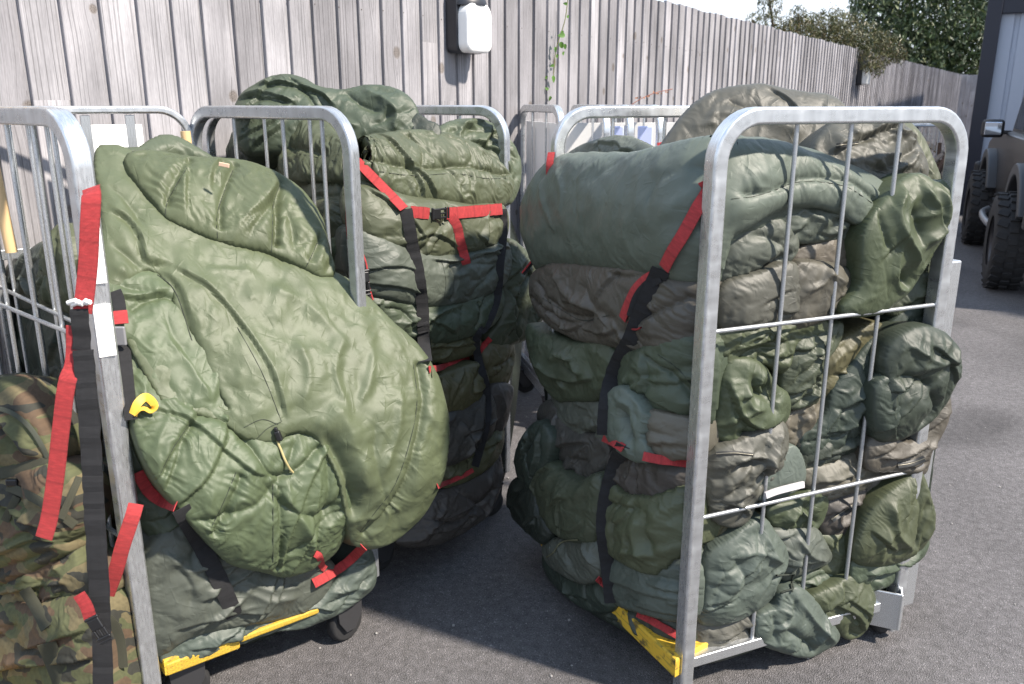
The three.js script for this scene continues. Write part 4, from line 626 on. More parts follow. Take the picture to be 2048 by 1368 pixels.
B('dull green crumpled bag low behind the hanging olive sack, right end', 'green', '1788,599 1823,555 1854,511 1869,524 1865,564 1836,599 1801,625 1775,616', { w: 0.0, wr: [40, 5, 14], cr: 3 });
B('dark green glossy bag fold at the far end just above the mid rail', 'dark', '1775,656 1801,621 1845,594 1871,564 1876,621 1867,642 1823,664 1788,669', { w: 0.0, wr: [35, 7, 16], k: 0.68 });
// left, open face
B('taupe sleeping bag folded under the big grey green one, open side', 'taupe', '1075,559 1099,535 1130,525 1221,535 1284,539 1355,559 1408,570 1410,661 1355,691 1292,695 1253,687 1158,669 1103,634 1077,594', { w: 0.045, k: 0.7, wr: [-12, 5, 9], g: 6, f: [['c', 16, 12, '1095,559 1130,598 1174,626 1221,630'], ['q', 10, 10, '1083,594 1114,614 1166,641 1221,630'], ['q', 9, 10, '1300,641 1347,614 1395,586'], ['r', 10, 18, '1134,539 1170,586 1221,614'], ['c', 10, 10, '1237,539 1268,551 1324,547']] });
B('green sleeping bag fold below the taupe one on the open side', 'green', '1064,655 1094,668 1157,687 1233,697 1247,729 1212,789 1157,794 1129,794 1102,763 1079,718', { w: 0.055, k: 0.72, wr: [-15, 4, 9], f: [['s', 12, 20, '1084,708 1126,744 1173,763 1215,755']] });
B('green sleeping bag with crossing seams right of the black strap', 'green', '1252,708 1294,692 1404,666 1400,849 1336,826 1283,807 1236,781', { w: 0.05, k: 0.6, wr: [40, 4, 10], f: [['q', 9, 11, '1315,708 1357,739 1399,792'], ['s', 8, 16, '1262,755 1315,786 1388,834'], ['c', 10, 12, '1294,744 1341,744 1399,713']] });
B('dull teal sleeping bag fold wedged above the red tape, open side', 'grey', '1113,792 1157,797 1207,802 1220,876 1178,868 1136,847', { w: 0.05, wr: [-10, 4, 14] });
B('grey brown sleeping bag bundle at the left of the open side', 'brown', '1089,823 1121,807 1152,855 1220,881 1226,912 1207,954 1168,960 1126,933 1105,902', { w: 0.05, k: 0.68, wr: [50, 5, 13], g: 6, f: [['s', 12, 18, '1115,907 1157,886 1199,881'], ['c', 10, 10, '1131,944 1157,912 1205,923']] });
B('grey brown sleeping bag fold behind the upper red tape', 'brown', '1231,912 1273,907 1325,923 1391,933 1388,970 1357,996 1294,1002 1247,975', { w: 0.04, k: 0.7, wr: [-60, 3, 14], g: 5 });
{ const r = B('rolled sleeping bag showing pale teal shell and taupe inside above the red tape', 'pale', '1221,834 1225,802 1235,784 1252,779 1268,792 1283,823 1286,870 1294,907 1278,912 1247,894 1226,865', { w: 0.11, k: 0.7, dep: 0.24, soft: 3, cr: 0.6, f: [['c', 30, 14, '1257,807 1268,849 1273,891'], ['r', 8, 10, '1247,792 1273,807 1281,870']] });
  piece(r, 'lining', face3, 'sand', '1278,826 1315,826 1393,847 1391,902 1336,910 1289,907', { w: 0.085, k: 0.6, wr: [20, 6, 16], f: [['c', 16, 10, '1286,881 1304,865 1299,849'], ['s', 8, 12, '1294,897 1341,881 1388,886']] }); }
B('mid green plump sleeping bag left of the black strap, waist high', 'green', '1084,970 1102,923 1136,944 1173,965 1207,954 1210,1017 1197,1078 1173,1078 1131,1064 1094,1028', { w: 0.10, k: 0.68, wr: [30, 3.5, 9], g: 5 });
B('dark green sleeping bag bulging out at the far left of the right cage', 'dark', '1044,912 1058,876 1089,847 1110,876 1102,933 1087,978 1063,970 1046,949', { w: 0.11, k: 0.68, wr: [80, 3, 10], f: [['q', 9, 9, '1079,870 1073,912 1087,960']] });
B('almost black green sleeping bag sagging out low on the far left', 'deep', '1029,986 1042,960 1073,970 1087,1017 1105,1064 1094,1080 1063,1054 1034,1020', { w: 0.12, k: 0.7, wr: [30, 2, 10] });
B('sunlit green sleeping bag puffed out beside the near post, hip high', 'olive', '1209,996 1231,957 1257,986 1315,994 1386,975 1388,1049 1367,1085 1336,1114 1310,1135 1262,1117 1220,1085 1207,1049', { w: 0.065, k: 0.75, wr: [55, 5, 11], g: 5, f: [['r', 14, 16, '1310,1017 1299,1059 1315,1122'], ['c', 18, 14, '1320,1012 1310,1049 1325,1101'], ['r', 12, 18, '1378,986 1336,1012 1320,1070'], ['q', 8, 9, '1220,991 1262,1007 1304,1012']] });
B('dull teal sleeping bag fold beneath the sunlit green one', 'grey', '1220,1117 1262,1120 1310,1135 1378,1112 1378,1227 1315,1222 1231,1190', { w: 0.06, k: 0.6, wr: [20, 4, 9], g: 4, f: [['s', 7, 20, '1231,1154 1294,1175 1373,1185']] });
B('green sleeping bag with a loose drawcord, left of the strap near the bottom', 'grey', '1097,1091 1131,1078 1173,1080 1202,1085 1210,1138 1178,1159 1131,1138 1102,1117', { w: 0.10, k: 0.75, wr: [-20, 4, 12], g: 5 });
B('dark teal sleeping bag at the bottom left corner of the right cage', 'dark', '1092,1117 1136,1141 1181,1156 1226,1169 1233,1206 1189,1214 1142,1185 1108,1154', { w: 0.075, k: 0.7, wr: [-25, 3, 10] });
B('lowest dark green sleeping bag pressed on the yellow deck, right cage', 'dark', '1181,1211 1231,1198 1294,1217 1373,1238 1378,1298 1362,1301 1304,1280 1247,1248', { w: 0.03, k: 0.6, wr: [-25, 4, 11], f: [['s', 9, 20, '1220,1217 1283,1253 1367,1295']] });
// right side, behind the bars
B('bright green folded bag edge just under the mid rail by the near post', 'leaf', '1432,671 1485,653 1569,645 1632,640 1653,660 1579,681 1569,713 1566,739 1522,718 1485,723 1448,729', { w: 0.01, k: 0.68, wr: [20, 7, 14], cr: 3, f: [['s', 12, 16, '1448,702 1506,681 1564,676'], ['c', 14, 12, '1459,723 1490,697 1553,692']] });
B('green rolled bag end with spiral folds beside the near post', 'leaf', '1431,860 1435,807 1446,744 1459,723 1493,721 1519,739 1537,771 1564,792 1561,834 1516,860 1469,876', { w: 0.02, k: 0.68, hm: 0.1, wr: [70, 4, 13], f: [['c', 26, 12, '1488,739 1493,776 1511,781 1506,750'], ['s', 14, 16, '1443,755 1464,823 1501,849 1558,828'], ['r', 10, 10, '1474,755 1480,802 1511,807'], ['c', 18, 10, '1459,855 1495,860 1553,839'], ['r', 9, 12, '1453,734 1448,797 1459,855']] });
B('green puckered bag with elastic smocking behind the first bar', 'green', '1558,755 1569,713 1579,681 1637,658 1674,650 1666,681 1637,718 1627,750 1624,797 1600,807 1564,802', { w: 0.005, k: 0.68, wr: [30, 7, 18], g: 6, cr: 3, f: [['c', 14, 14, '1627,734 1611,781 1574,797'], ['r', 12, 12, '1621,729 1627,765 1600,802']] });
B('long dark green bag with diagonal creases behind the second bar', 'dark', '1590,881 1642,823 1658,776 1690,734 1747,676 1759,734 1755,765 1745,823 1695,868 1663,894 1627,912', { w: 0.005, k: 0.62, wr: [42, 6, 13], g: 6, cr: 2, f: [['r', 7, 10, '1674,807 1705,771 1742,729'], ['r', 7, 10, '1674,839 1711,792 1742,755']] });
B('dark olive bag strip squeezed between the smocked bag and the diagonal one', 'khaki', '1624,750 1642,713 1674,681 1747,650 1758,660 1742,687 1690,734 1658,776 1632,792', { w: -0.005, wr: [30, 6, 16] });
{ const r = B('big dark green rolled bag curling open at the far end of the right cage', 'dark', '1759,750 1760,713 1779,676 1810,658 1842,655 1873,668 1899,705 1897,747 1881,781 1868,807 1831,844 1779,870 1747,868 1742,828', { w: 0.062, k: 0.68, hm: 0.11, dep: 0.3, wr: [60, 6, 12], cr: 2, f: [['c', 24, 16, '1826,765 1842,807 1810,849'], ['c', 26, 16, '1763,750 1800,744 1831,765'], ['r', 10, 12, '1789,681 1842,713 1889,708'], ['s', 10, 18, '1831,681 1868,718 1884,765']] });
  piece(r, 'rolled_core', face3, 'dark', '1745,771 1768,752 1805,752 1827,776 1829,807 1810,834 1779,855 1747,857', { w: 0.075, k: 0.68, soft: 3, cr: 0.5, wr: [20, 2, 10] }); }
B('shiny taupe bag strip wrapped under the dark roll at the far end', 'taupe', '1731,928 1737,881 1768,873 1800,886 1826,876 1852,834 1884,784 1886,823 1873,860 1847,897 1842,939 1779,933', { w: 0.055, k: 0.7, wr: [30, 6, 12], f: [['s', 12, 16, '1742,912 1795,907 1842,881'], ['c', 16, 10, '1789,933 1821,923 1850,912']] });
B('taupe crumpled bag bundle with open mouth by the near post below the green roll', 'taupe', '1423,902 1469,881 1511,860 1556,847 1561,891 1548,933 1516,965 1503,986 1480,1038 1438,1036 1421,991', { w: 0.035, k: 0.68, hm: 0.09, wr: [35, 7, 13], g: 7, cr: 3, f: [['c', 26, 16, '1448,933 1480,912 1509,912'], ['r', 14, 12, '1432,907 1485,902 1511,902 1522,944'], ['c', 22, 12, '1506,912 1511,944 1503,975'], ['s', 12, 16, '1438,996 1469,1007 1485,1028']] });
{ const t = B('flat teal bag corner with a white taped edge lying over the lower rail', 'pale', '1511,970 1537,933 1579,897 1600,933 1598,965 1558,986 1522,994', { w: 0.05, k: 0.4, soft: 3, cr: 0.5 });
  mesh('white_tape_roll', tapeGeo(pxs('1522,986 1543,978 1569,971 1598,964').map(([a, b]) => { const q = face3.from(a, b, 0.075); return face3.point(q[0], q[1], 0.09); }), 0.018, [V(0.39, 0.2, 0.92), V(0.39, 0.2, 0.92)], 0.008), std([0.5, 0.48, 0.49], 0.8), t); }
B('taupe wrinkled bag tuck between the first two bars', 'sand', '1561,839 1590,818 1627,794 1635,823 1611,849 1611,876 1579,897 1561,886', { w: 0.0, wr: [40, 7, 18], cr: 3 });
B('teal bag corner sticking out under the wrinkled taupe tuck', 'grey', '1564,881 1611,855 1614,876 1590,902 1600,933 1585,928', { w: 0.0, k: 0.5 });
B('dark green folded bag above the lower rail, middle of the side', 'dark', '1582,912 1627,876 1674,865 1742,826 1748,860 1742,878 1674,912 1611,931 1590,933', { w: 0.0, wr: [25, 7, 14], f: [['s', 10, 16, '1600,923 1674,891 1742,860']] });
B('tan folded bag lying along the lower rail, middle of the side', 'sand', '1600,944 1642,928 1695,907 1737,889 1731,960 1674,981 1642,991 1606,965', { w: 0.005, k: 0.7, wr: [20, 5, 12], f: [['s', 9, 16, '1611,960 1674,944 1732,918']] });
B('dark grey zipped bag fold under the tan one', 'brown', '1635,1007 1674,986 1718,970 1721,1012 1708,1038 1666,1067 1637,1049', { w: 0.0, wr: [20, 5, 14], f: [['c', 20, 8, '1663,1038 1690,1017 1716,1002'], ['s', 10, 12, '1642,1017 1674,1007 1716,986']] });
B('taupe hanging bag flap between the second and third bars', 'taupe', '1716,986 1729,944 1758,928 1795,933 1779,954 1747,991 1721,1017', { w: 0.0, wr: [60, 5, 14] });
B('green pleated bag under the lower rail behind the first bar', 'leaf', '1532,1017 1574,1002 1637,970 1642,1012 1632,1038 1614,1059 1548,1044', { w: 0.01, k: 0.68, wr: [50, 9, 14], g: 6, f: [['r', 12, 10, '1579,1007 1600,1028 1611,1054'], ['c', 12, 10, '1590,1002 1616,1033 1627,1044'], ['r', 9, 9, '1558,1017 1569,1044 1553,1049']] });
B('khaki green bag edge left of the big teal bundle', 'khaki', '1411,1038 1474,1038 1516,1033 1459,1070 1414,1096', { w: 0.0, wr: [20, 5, 14] });
B('big teal bag bundle beside the near post, knee high', 'grey', '1401,1232 1409,1154 1417,1101 1459,1067 1511,1036 1537,1065 1561,1109 1537,1159 1522,1190 1448,1232', { w: 0.03, k: 0.72, hm: 0.1, wr: [40, 5, 8], g: 6, cr: 2, f: [['r', 10, 14, '1448,1096 1495,1086 1543,1107'], ['c', 10, 12, '1453,1101 1464,1149 1448,1201'], ['r', 8, 12, '1511,1049 1527,1096 1553,1112']] });
B('teal bag tied in a knot behind the first bar, knee high', 'grey', '1537,1065 1579,1057 1621,1059 1642,1091 1652,1114 1627,1125 1590,1138 1564,1151 1551,1117', { w: 0.02, k: 0.68, wr: [25, 5, 12], g: 7, f: [['r', 9, 10, '1579,1065 1600,1096 1648,1112'], ['s', 8, 14, '1553,1122 1600,1117 1642,1112']] });
B('light green bag fold behind the second bar, knee high', 'olive', '1632,1075 1663,1065 1705,1057 1708,1101 1700,1128 1674,1143 1632,1133 1653,1112', { w: 0.0, k: 0.7, wr: [20, 4, 12] });
B('green bag with smocked elastic hem behind the second bar, low', 'green', '1574,1164 1606,1143 1653,1138 1701,1120 1703,1149 1674,1180 1627,1190 1590,1190', { w: 0.005, k: 0.7, wr: [15, 4, 26], g: 4, f: [['q', 7, 7, '1585,1159 1632,1143 1695,1122'], ['q', 6, 7, '1590,1175 1642,1159 1695,1138']] });
B('smooth green sheet like bag bulging out at the lower far end', 'leaf', '1705,1112 1716,1059 1737,1017 1763,986 1795,960 1826,941 1842,986 1855,1049 1842,1075 1810,1101 1774,1117', { w: 0.055, k: 0.6, hm: 0.08, soft: 5, cr: 1, wr: [60, 4, 7], g: 4, f: [['r', 14, 14, '1760,986 1763,1049 1800,1086'], ['c', 14, 16, '1826,949 1810,1017 1808,1086'], ['r', 10, 12, '1831,954 1847,1017 1816,1080'], ['s', 10, 20, '1721,1049 1747,1075 1768,1091']] });
B('green bag folds flattened beneath the sheet like bag at the lower far end', 'green', '1703,1122 1774,1117 1847,1080 1837,1107 1795,1133 1768,1162 1705,1169', { w: 0.05, k: 0.7, wr: [15, 4, 12], f: [['s', 10, 18, '1716,1143 1779,1133 1831,1101']] });
B('green bag corner hanging over the base rail between the bars', 'leaf', '1619,1198 1663,1169 1700,1151 1729,1169 1739,1206 1729,1238 1716,1261 1695,1269 1674,1253 1642,1222', { w: 0.05, k: 0.55, hm: 0.06, wr: [50, 4, 10], f: [['s', 12, 18, '1653,1201 1695,1222 1716,1259'], ['s', 8, 12, '1674,1185 1716,1217 1726,1243'], ['c', 12, 10, '1684,1232 1695,1259 1716,1264']] });
B('green flat bag tail beside the far caster', 'green', '1705,1167 1768,1154 1776,1175 1742,1180 1732,1190', { w: 0.01, k: 0.5 });
B('taupe folded bag near the bottom by the near post', 'taupe', '1398,1243 1448,1232 1514,1198 1511,1248 1474,1288 1432,1298 1396,1293', { w: 0.02, k: 0.75, wr: [10, 5, 12], g: 6, f: [['s', 9, 14, '1411,1269 1459,1253 1511,1227']] });
B('small taupe bag roll standing low between the first bars', 'sand', '1521,1206 1532,1169 1569,1149 1570,1180 1553,1206 1548,1227 1524,1227', { w: 0.0, wr: [0, 6, 18], k: 0.68 });
B('dark teal bag end splayed over the base rail, pinched with cord', 'grey', '1514,1232 1548,1211 1561,1185 1585,1175 1616,1198 1642,1232 1668,1274 1642,1288 1619,1303 1564,1293 1517,1272', { w: 0.055, k: 0.6, hm: 0.07, wr: [55, 6, 12], g: 6, f: [['c', 14, 10, '1579,1180 1569,1217 1537,1243'], ['r', 12, 12, '1585,1190 1611,1227 1658,1274'], ['c', 18, 14, '1553,1243 1600,1274 1621,1298'], ['r', 9, 10, '1569,1201 1558,1232 1527,1253']] });
B('dark green flattened bag lowest by the near post above the base rail', 'dark', '1393,1312 1398,1293 1438,1295 1474,1285 1509,1256 1511,1282 1459,1305', { w: 0.02, k: 0.7, wr: [10, 5, 12] });

// ---------------- middle cage
const face2 = makeFace([[-1.29, 3.475], [-0.513, 2.835], [0.15, 3.525]], smoothRamp([[0.5, 0.03], [1.30, 0.0], [1.5, -0.10], [1.8, -0.30]]), 0.11);
const Mb = (...a) => bag(face2, ...a), top2 = makeFace([[-1.5, 3.12], [0.3, 3.22]], (v) => -0.5 * (v - 1.5));
Mb('dark bag filling the inside of the middle cage behind the rest', 'deep', '420,330 700,300 990,420 1000,900 960,1020 800,1040 640,900 440,700', { w: -0.12, k: 0.2, cr: 0 });  // dark filler added behind the gaps of this load
bag(top2, 'dark green sleeping bag heaped on top of the middle cage against the fence', 'green', '475,234 488,199 517,179 550,164 577,161 608,168 638,185 692,191 725,183 760,182 800,192 823,213 833,238 835,276 767,285 725,288 683,297 558,305 488,297', { w: 0, k: 0.6, hm: 0.14, dep: 0.35, wr: [25, 6, 9], g: 5, cr: 2, f: [['s', 14, 24, '517,184 583,184 642,201 675,230'], ['c', 18, 16, '692,192 725,222 771,238'], ['r', 14, 18, '725,188 771,213 796,238 788,272'], ['c', 14, 14, '742,263 771,251 783,226'], ['s', 10, 16, '492,205 538,205 600,226'], ['q', 9, 10, '583,168 617,197 638,230']] });
bag(top2, 'small crumpled tail of the top bag near the far post of the middle cage', 'dark', '825,255 833,236 854,249 873,257 873,280 833,278', { w: 0.02, wr: [30, 5, 16] });
Mb('green gathered sleeping bag arching over the right end of the middle cage', 'olive', '871,274 892,256 933,249 967,252 996,270 1017,297 1031,326 1030,368 1015,403 1000,401 1000,363 975,326 925,297', { w: -0.02, k: 0.68, wr: [40, 7, 13], g: 6, f: [['c', 14, 12, '883,274 942,272 992,297 1017,347'], ['s', 12, 16, '925,292 975,313 1008,359'], ['q', 8, 8, '954,305 992,301 1021,326']] });
Mb('dark crumpled sleeping bag behind the left bars at the top of the middle cage', 'dark', '433,230 454,226 488,238 525,268 542,268 558,263 575,247 575,297 546,326 488,338 450,326', { w: -0.03, k: 0.68, wr: [50, 9, 12], g: 8, f: [['c', 26, 18, '488,305 517,288 533,255'], ['r', 18, 16, '454,238 475,272 458,313'], ['r', 14, 14, '500,263 525,276 546,313']] });
Mb('plump quilted sleeping bag with lengthwise seam high on the middle cage', 'olive', '571,251 588,234 617,236 650,251 683,280 712,290 746,283 808,275 871,278 929,295 975,322 1012,357 1017,376 1000,408 975,415 933,412 871,404 808,398 750,376 712,363 667,363 583,359 571,330 579,297', { w: 0.03, k: 0.7, hm: 0.12, dep: 0.3, wr: [-80, 5, 14], g: 9, cr: 1.5, f: [['q', 13, 12, '581,303 625,313 675,322'], ['q', 13, 12, '712,326 750,340 825,351 912,347 975,357 1015,355'], ['q', 8, 10, '804,280 825,313 825,351'], ['q', 6, 10, '912,297 925,326 912,347']] });
Mb('dark teal bag deep behind the left bars, middle cage', 'dark', '546,338 608,338 617,363 608,397 583,388 550,363', { w: -0.04 });
Mb('green bag end puffed behind the near post of the middle cage', 'olive', '608,397 617,376 638,361 679,363 696,380 696,463 650,480 638,455 617,422', { w: 0.0, k: 0.68, wr: [20, 6, 12], g: 6 });
Mb('pale green crumpled bag edge low behind the near post of the middle cage', 'light', '644,492 667,459 696,459 700,518 683,530 658,530', { w: 0.0, wr: [70, 6, 14], cr: 3 });
Mb('green sleeping bag fold behind the red strap, second layer of the middle cage', 'olive', '700,368 725,372 767,389 808,403 871,409 933,418 1000,418 1006,459 994,484 912,508 842,512 767,485 704,451', { w: 0.045, k: 0.68, wr: [20, 5, 10], g: 5, f: [['s', 9, 18, '725,380 783,430 829,484'], ['q', 7, 9, '892,430 908,463 908,505'], ['r', 8, 14, '767,422 808,463 842,497'], ['c', 8, 10, '954,447 992,438 1004,459']] });
Mb('blue grey sleeping bag fold, third layer of the middle cage', 'grey', '704,457 767,484 846,512 933,507 1000,484 1012,513 998,565 933,595 850,607 767,590 717,572', { w: 0.055, k: 0.66, wr: [15, 4, 9], g: 5, f: [['s', 10, 18, '846,518 892,522 933,515 1000,492'], ['q', 8, 9, '883,522 892,563 888,601'], ['s', 7, 16, '725,563 783,572 842,597']] });
Mb('dark green sleeping bag fold, fourth layer of the middle cage', 'green', '717,580 767,597 842,612 908,605 994,576 990,630 958,657 875,679 812,670 767,636 729,601', { w: 0.05, k: 0.68, wr: [15, 4, 10], g: 6, f: [['q', 8, 9, '942,597 942,630 933,655'], ['q', 8, 9, '767,613 800,622 817,663']] });
Mb('dark green sleeping bag hanging out past the far post of the middle cage', 'green', '1012,484 1033,497 1054,520 1073,568 1075,622 1060,657 1017,682 971,678 988,638 996,572', { w: 0.03, k: 0.75, hm: 0.11, wr: [60, 5, 11], g: 6, f: [['q', 9, 9, '1000,572 1017,622 1000,672'], ['s', 9, 16, '1029,526 1050,580 1046,642'], ['c', 9, 10, '1000,580 1033,551 1054,530']] });
Mb('olive khaki bag folds tucked under the fourth layer, middle cage', 'khaki', '810,679 845,672 893,675 946,666 952,692 906,714 867,719 832,710', { w: 0.03, k: 0.68, wr: [12, 6, 16], f: [['s', 10, 12, '832,694 893,692 943,683']] });
Mb('khaki bag end by the far post under the hanging bag', 'khaki', '959,705 972,688 1007,681 1019,696 1014,740 1003,769 985,769 968,745', { w: 0.03, k: 0.68, wr: [60, 5, 14], f: [['q', 7, 8, '972,732 994,723 1014,710']] });
Mb('khaki olive sleeping bag below the red tape, middle cage', 'khaki', '845,762 875,751 946,729 963,745 965,780 946,806 884,826 858,806', { w: 0.055, k: 0.7, wr: [70, 5, 14], g: 6 });
Mb('dark grey brown sleeping bag in the shade, lower middle cage', 'brown', '867,830 911,815 963,782 981,819 974,863 946,889 884,927 862,898', { w: 0.06, k: 0.66, wr: [50, 3, 9] });
Mb('dark brown bag corner beside the far strap, lower middle cage', 'brown', '981,775 998,769 1018,778 1012,806 1003,846 985,865 976,819', { w: 0.05, k: 0.7, wr: [70, 4, 12] });
Mb('khaki quilted bag fold above the lowest brown one, middle cage', 'khaki', '862,933 906,920 963,883 998,859 992,903 946,946 880,968', { w: 0.06, k: 0.7, wr: [30, 5, 13], f: [['q', 8, 8, '893,925 937,911 981,881']] });
Mb('big dark brown sleeping bag sagging over the deck of the middle cage', 'brown', '796,1074 827,1047 849,1008 875,982 928,960 968,938 991,907 989,973 968,1017 924,1054 875,1078 823,1085', { w: 0.055, k: 0.66, hm: 0.11, wr: [45, 5, 8], g: 6, f: [['q', 10, 10, '849,1030 893,1034 937,1008 972,973'], ['s', 9, 18, '832,1061 884,1052 937,1021'], ['c', 9, 10, '893,977 928,995 959,1021']] });

// ---------------- left cage
const lean1 = smoothRamp([[0.15, 0.02], [0.38, 0.11], [0.6, 0.17], [0.76, 0.15], [0.92, 0.07], [1.2, -0.12], [1.4, -0.29], [1.57, -0.46], [1.8, -0.70]]);
const face1 = makeFace([[-1.55, 1.63], [-0.1, 2.795]], lean1), face1flat = makeFace([[-1.55, 1.63], [-0.1, 2.795]]), face1side = makeFace([[-1.9, 3.02], [-0.96, 2.11]]);
const Lb = (...a) => bag(face1, ...a);
bag(face1flat, 'dark bag filling the lower inside of the left cage', 'deep', '270,700 640,700 690,1100 640,1210 340,1290 300,1000', { w: -0.10, k: 0.2, cr: 0 });  // dark filler added behind the lower bags
bag(face1flat, 'dark green bag edge behind the post under the draped bag', 'green', '255,880 330,900 400,1000 460,1080 380,1080 300,1060 262,980', { w: 0.0, wr: [30, 4, 10] });
bag(face1flat, 'dull teal sleeping bag under the draped one at the bottom of the left cage', 'grey', '294,1101 336,1054 378,1044 472,1091 556,1122 630,1112 661,1138 619,1206 556,1227 472,1238 367,1264 315,1301 299,1201', { w: 0.03, k: 0.6, wr: [20, 4, 8], g: 5, f: [['r', 8, 14, '457,1154 525,1180 588,1175'], ['r', 7, 12, '462,1138 525,1159 598,1154'], ['c', 8, 12, '336,1112 367,1154 362,1206'], ['r', 8, 16, '315,1091 357,1122 378,1175'], ['s', 8, 16, '336,1248 420,1217 525,1206']] });
bag(face1flat, 'lowest teal sleeping bag rolled along the yellow deck of the left cage', 'grey', '325,1311 336,1295 399,1264 472,1240 551,1233 619,1201 677,1154 727,1096 737,1112 739,1167 719,1185 672,1217 603,1246 546,1253 472,1280 399,1306 341,1322', { w: 0.035, k: 0.68, wr: [25, 5, 12], g: 7, f: [['q', 10, 9, '546,1233 556,1243 577,1251'], ['r', 9, 12, '640,1180 682,1170 735,1164'], ['r', 8, 10, '645,1154 687,1122 729,1107'], ['c', 10, 10, '630,1206 677,1185 735,1143'], ['s', 7, 16, '367,1295 451,1274 546,1248']] });
{ const d = Lb('huge light green sleeping bag draped out over the front of the left cage', 'light', '203,305 225,301 257,311 306,375 362,431 442,472 523,512 603,536 684,564 787,660 829,697 866,755 884,818 887,891 871,965 840,1023 787,1070 750,1087 708,1078 697,1049 689,996 677,949 651,897 622,863 577,859 546,876 504,870 462,839 399,821 341,807 315,773 283,718 262,671 493,870 446,786 388,671 362,628 344,576 318,546 289,536 257,556 225,568 213,512 209,407 199,343', { w: 0.03, k: 0.30, hm: 0.10, dep: 0.16, soft: 10, tuck: 0, flat: 0.42, cr: 1.3, wr: [38, 2.6, 9], g: 3, res: 0.0055, f: [
    ['s', 11, 14, '314,548 346,576 386,685 410,721'], ['s', 9, 14, '342,546 410,592 466,653 525,744 564,844'], ['q', 14, 12, '827,729 834,807 816,897 787,975 750,1025 719,1065'],
    ['s', 12, 16, '213,431 249,448 273,484 289,532 342,540'], ['c', 12, 12, '217,496 257,524 306,568'], ['r', 10, 14, '217,536 273,568 322,596'], ['c', 9, 14, '209,375 257,423 289,472'],
    ['r', 16, 40, '651,807 698,902 724,986'], ['c', 30, 26, '638,870 682,944 701,1028'], ['r', 8, 14, '677,681 656,755 682,823'], ['r', 7, 12, '787,786 777,870 745,944'], ['r', 6, 12, '819,823 803,891 777,944'], ['c', 6, 12, '735,834 735,912 756,991'], ['r', 6, 12, '402,552 466,556 511,556'], ['r', 6, 16, '523,584 603,624 663,685'], ['q', 5, 8, '257,624 289,604 326,596 350,576'], ['r', 7, 14, '577,681 603,755 593,823'], ['r', 6, 12, '735,702 724,776 698,823']] });
  piece(d, 'teal_panel', face1, 'panel', '217,552 257,544 298,532 330,536 362,576 394,665 420,671 462,771 504,860 462,849 399,818 346,807 315,776 283,718 265,671 241,673', { w: 0.02, k: 0.35, hm: 0.06, soft: 6, tuck: 0, cr: 1.6, wr: [40, 4, 9], dep: 0.08, f: [['s', 10, 14, '225,600 273,604 322,596 342,584'], ['q', 8, 9, '257,628 289,606 322,598 350,608'], ['c', 12, 12, '217,568 257,584 306,592'], ['r', 8, 12, '325,681 378,739 420,807'], ['c', 7, 12, '346,681 388,750 420,792']] });
  piece(d, 'quilted_lining', face1, 'lining', '262,708 286,723 315,776 367,807 462,836 525,860 577,857 624,860 653,894 680,949 692,1007 682,1059 656,1104 624,1120 575,1141 525,1130 462,1114 415,1070 367,1017 320,962 283,891 265,828 261,755', { w: 0.0, k: 0.45, hm: 0.085, dep: 0.2, flat: 0.42, tuck: 0.5, wr: [45, 5, 10], g: 8, cr: 1.5, f: [['q', 14, 12, '378,849 346,897 317,954'], ['q', 14, 12, '472,944 446,1007 417,1065'], ['q', 12, 10, '546,965 546,1049 546,1128'], ['q', 12, 10, '378,823 441,849 488,891 525,944 567,944 630,891'], ['s', 7, 16, '294,823 367,844 430,897 493,944 530,949'], ['c', 16, 16, '504,954 567,1007 630,1017 682,991'], ['r', 14, 18, '535,965 593,1028 619,1096'], ['q', 10, 9, '614,1096 630,1038 677,1007'], ['c', 14, 14, '640,902 645,965 635,1028']] });
  // yellow loop, cord lock and cord
  mesh('yellow_loop', tapeGeo([[266, 830], [276, 806], [292, 794], [310, 812], [302, 822], [284, 818], [270, 830]].map(([a, b], i) => onLoad(a, b, 0.012 + 0.006 * (i % 2))), 0.021, [V(0.3, 0.5, 0.8), V(0.3, 0.5, 0.8)], 0.0016, 40, 1.2), std([0.78, 0.48, 0.06], 0.6, 0, { side: THREE.DoubleSide }), d);
  mesh('cord_lock', merge([rbox(0.016, 0.03, 0.014, 0.004), rbox(0.01, 0.012, 0.01, 0.003, 0, 0.02, 0)]).rotateZ(0.3).translate(...onLoad(557, 872, 0.012).toArray()), plasticBlack, d);
  const cord = [[556, 862], [556, 885], [562, 900], [570, 920], [580, 938], [586, 945]].map(([a, b]) => onLoad(a, b, 0.008)); mesh('drawcord', tubeGeo(cord, 0.0034, 8, 40), std([0.36, 0.30, 0.14], 0.9), d);
}
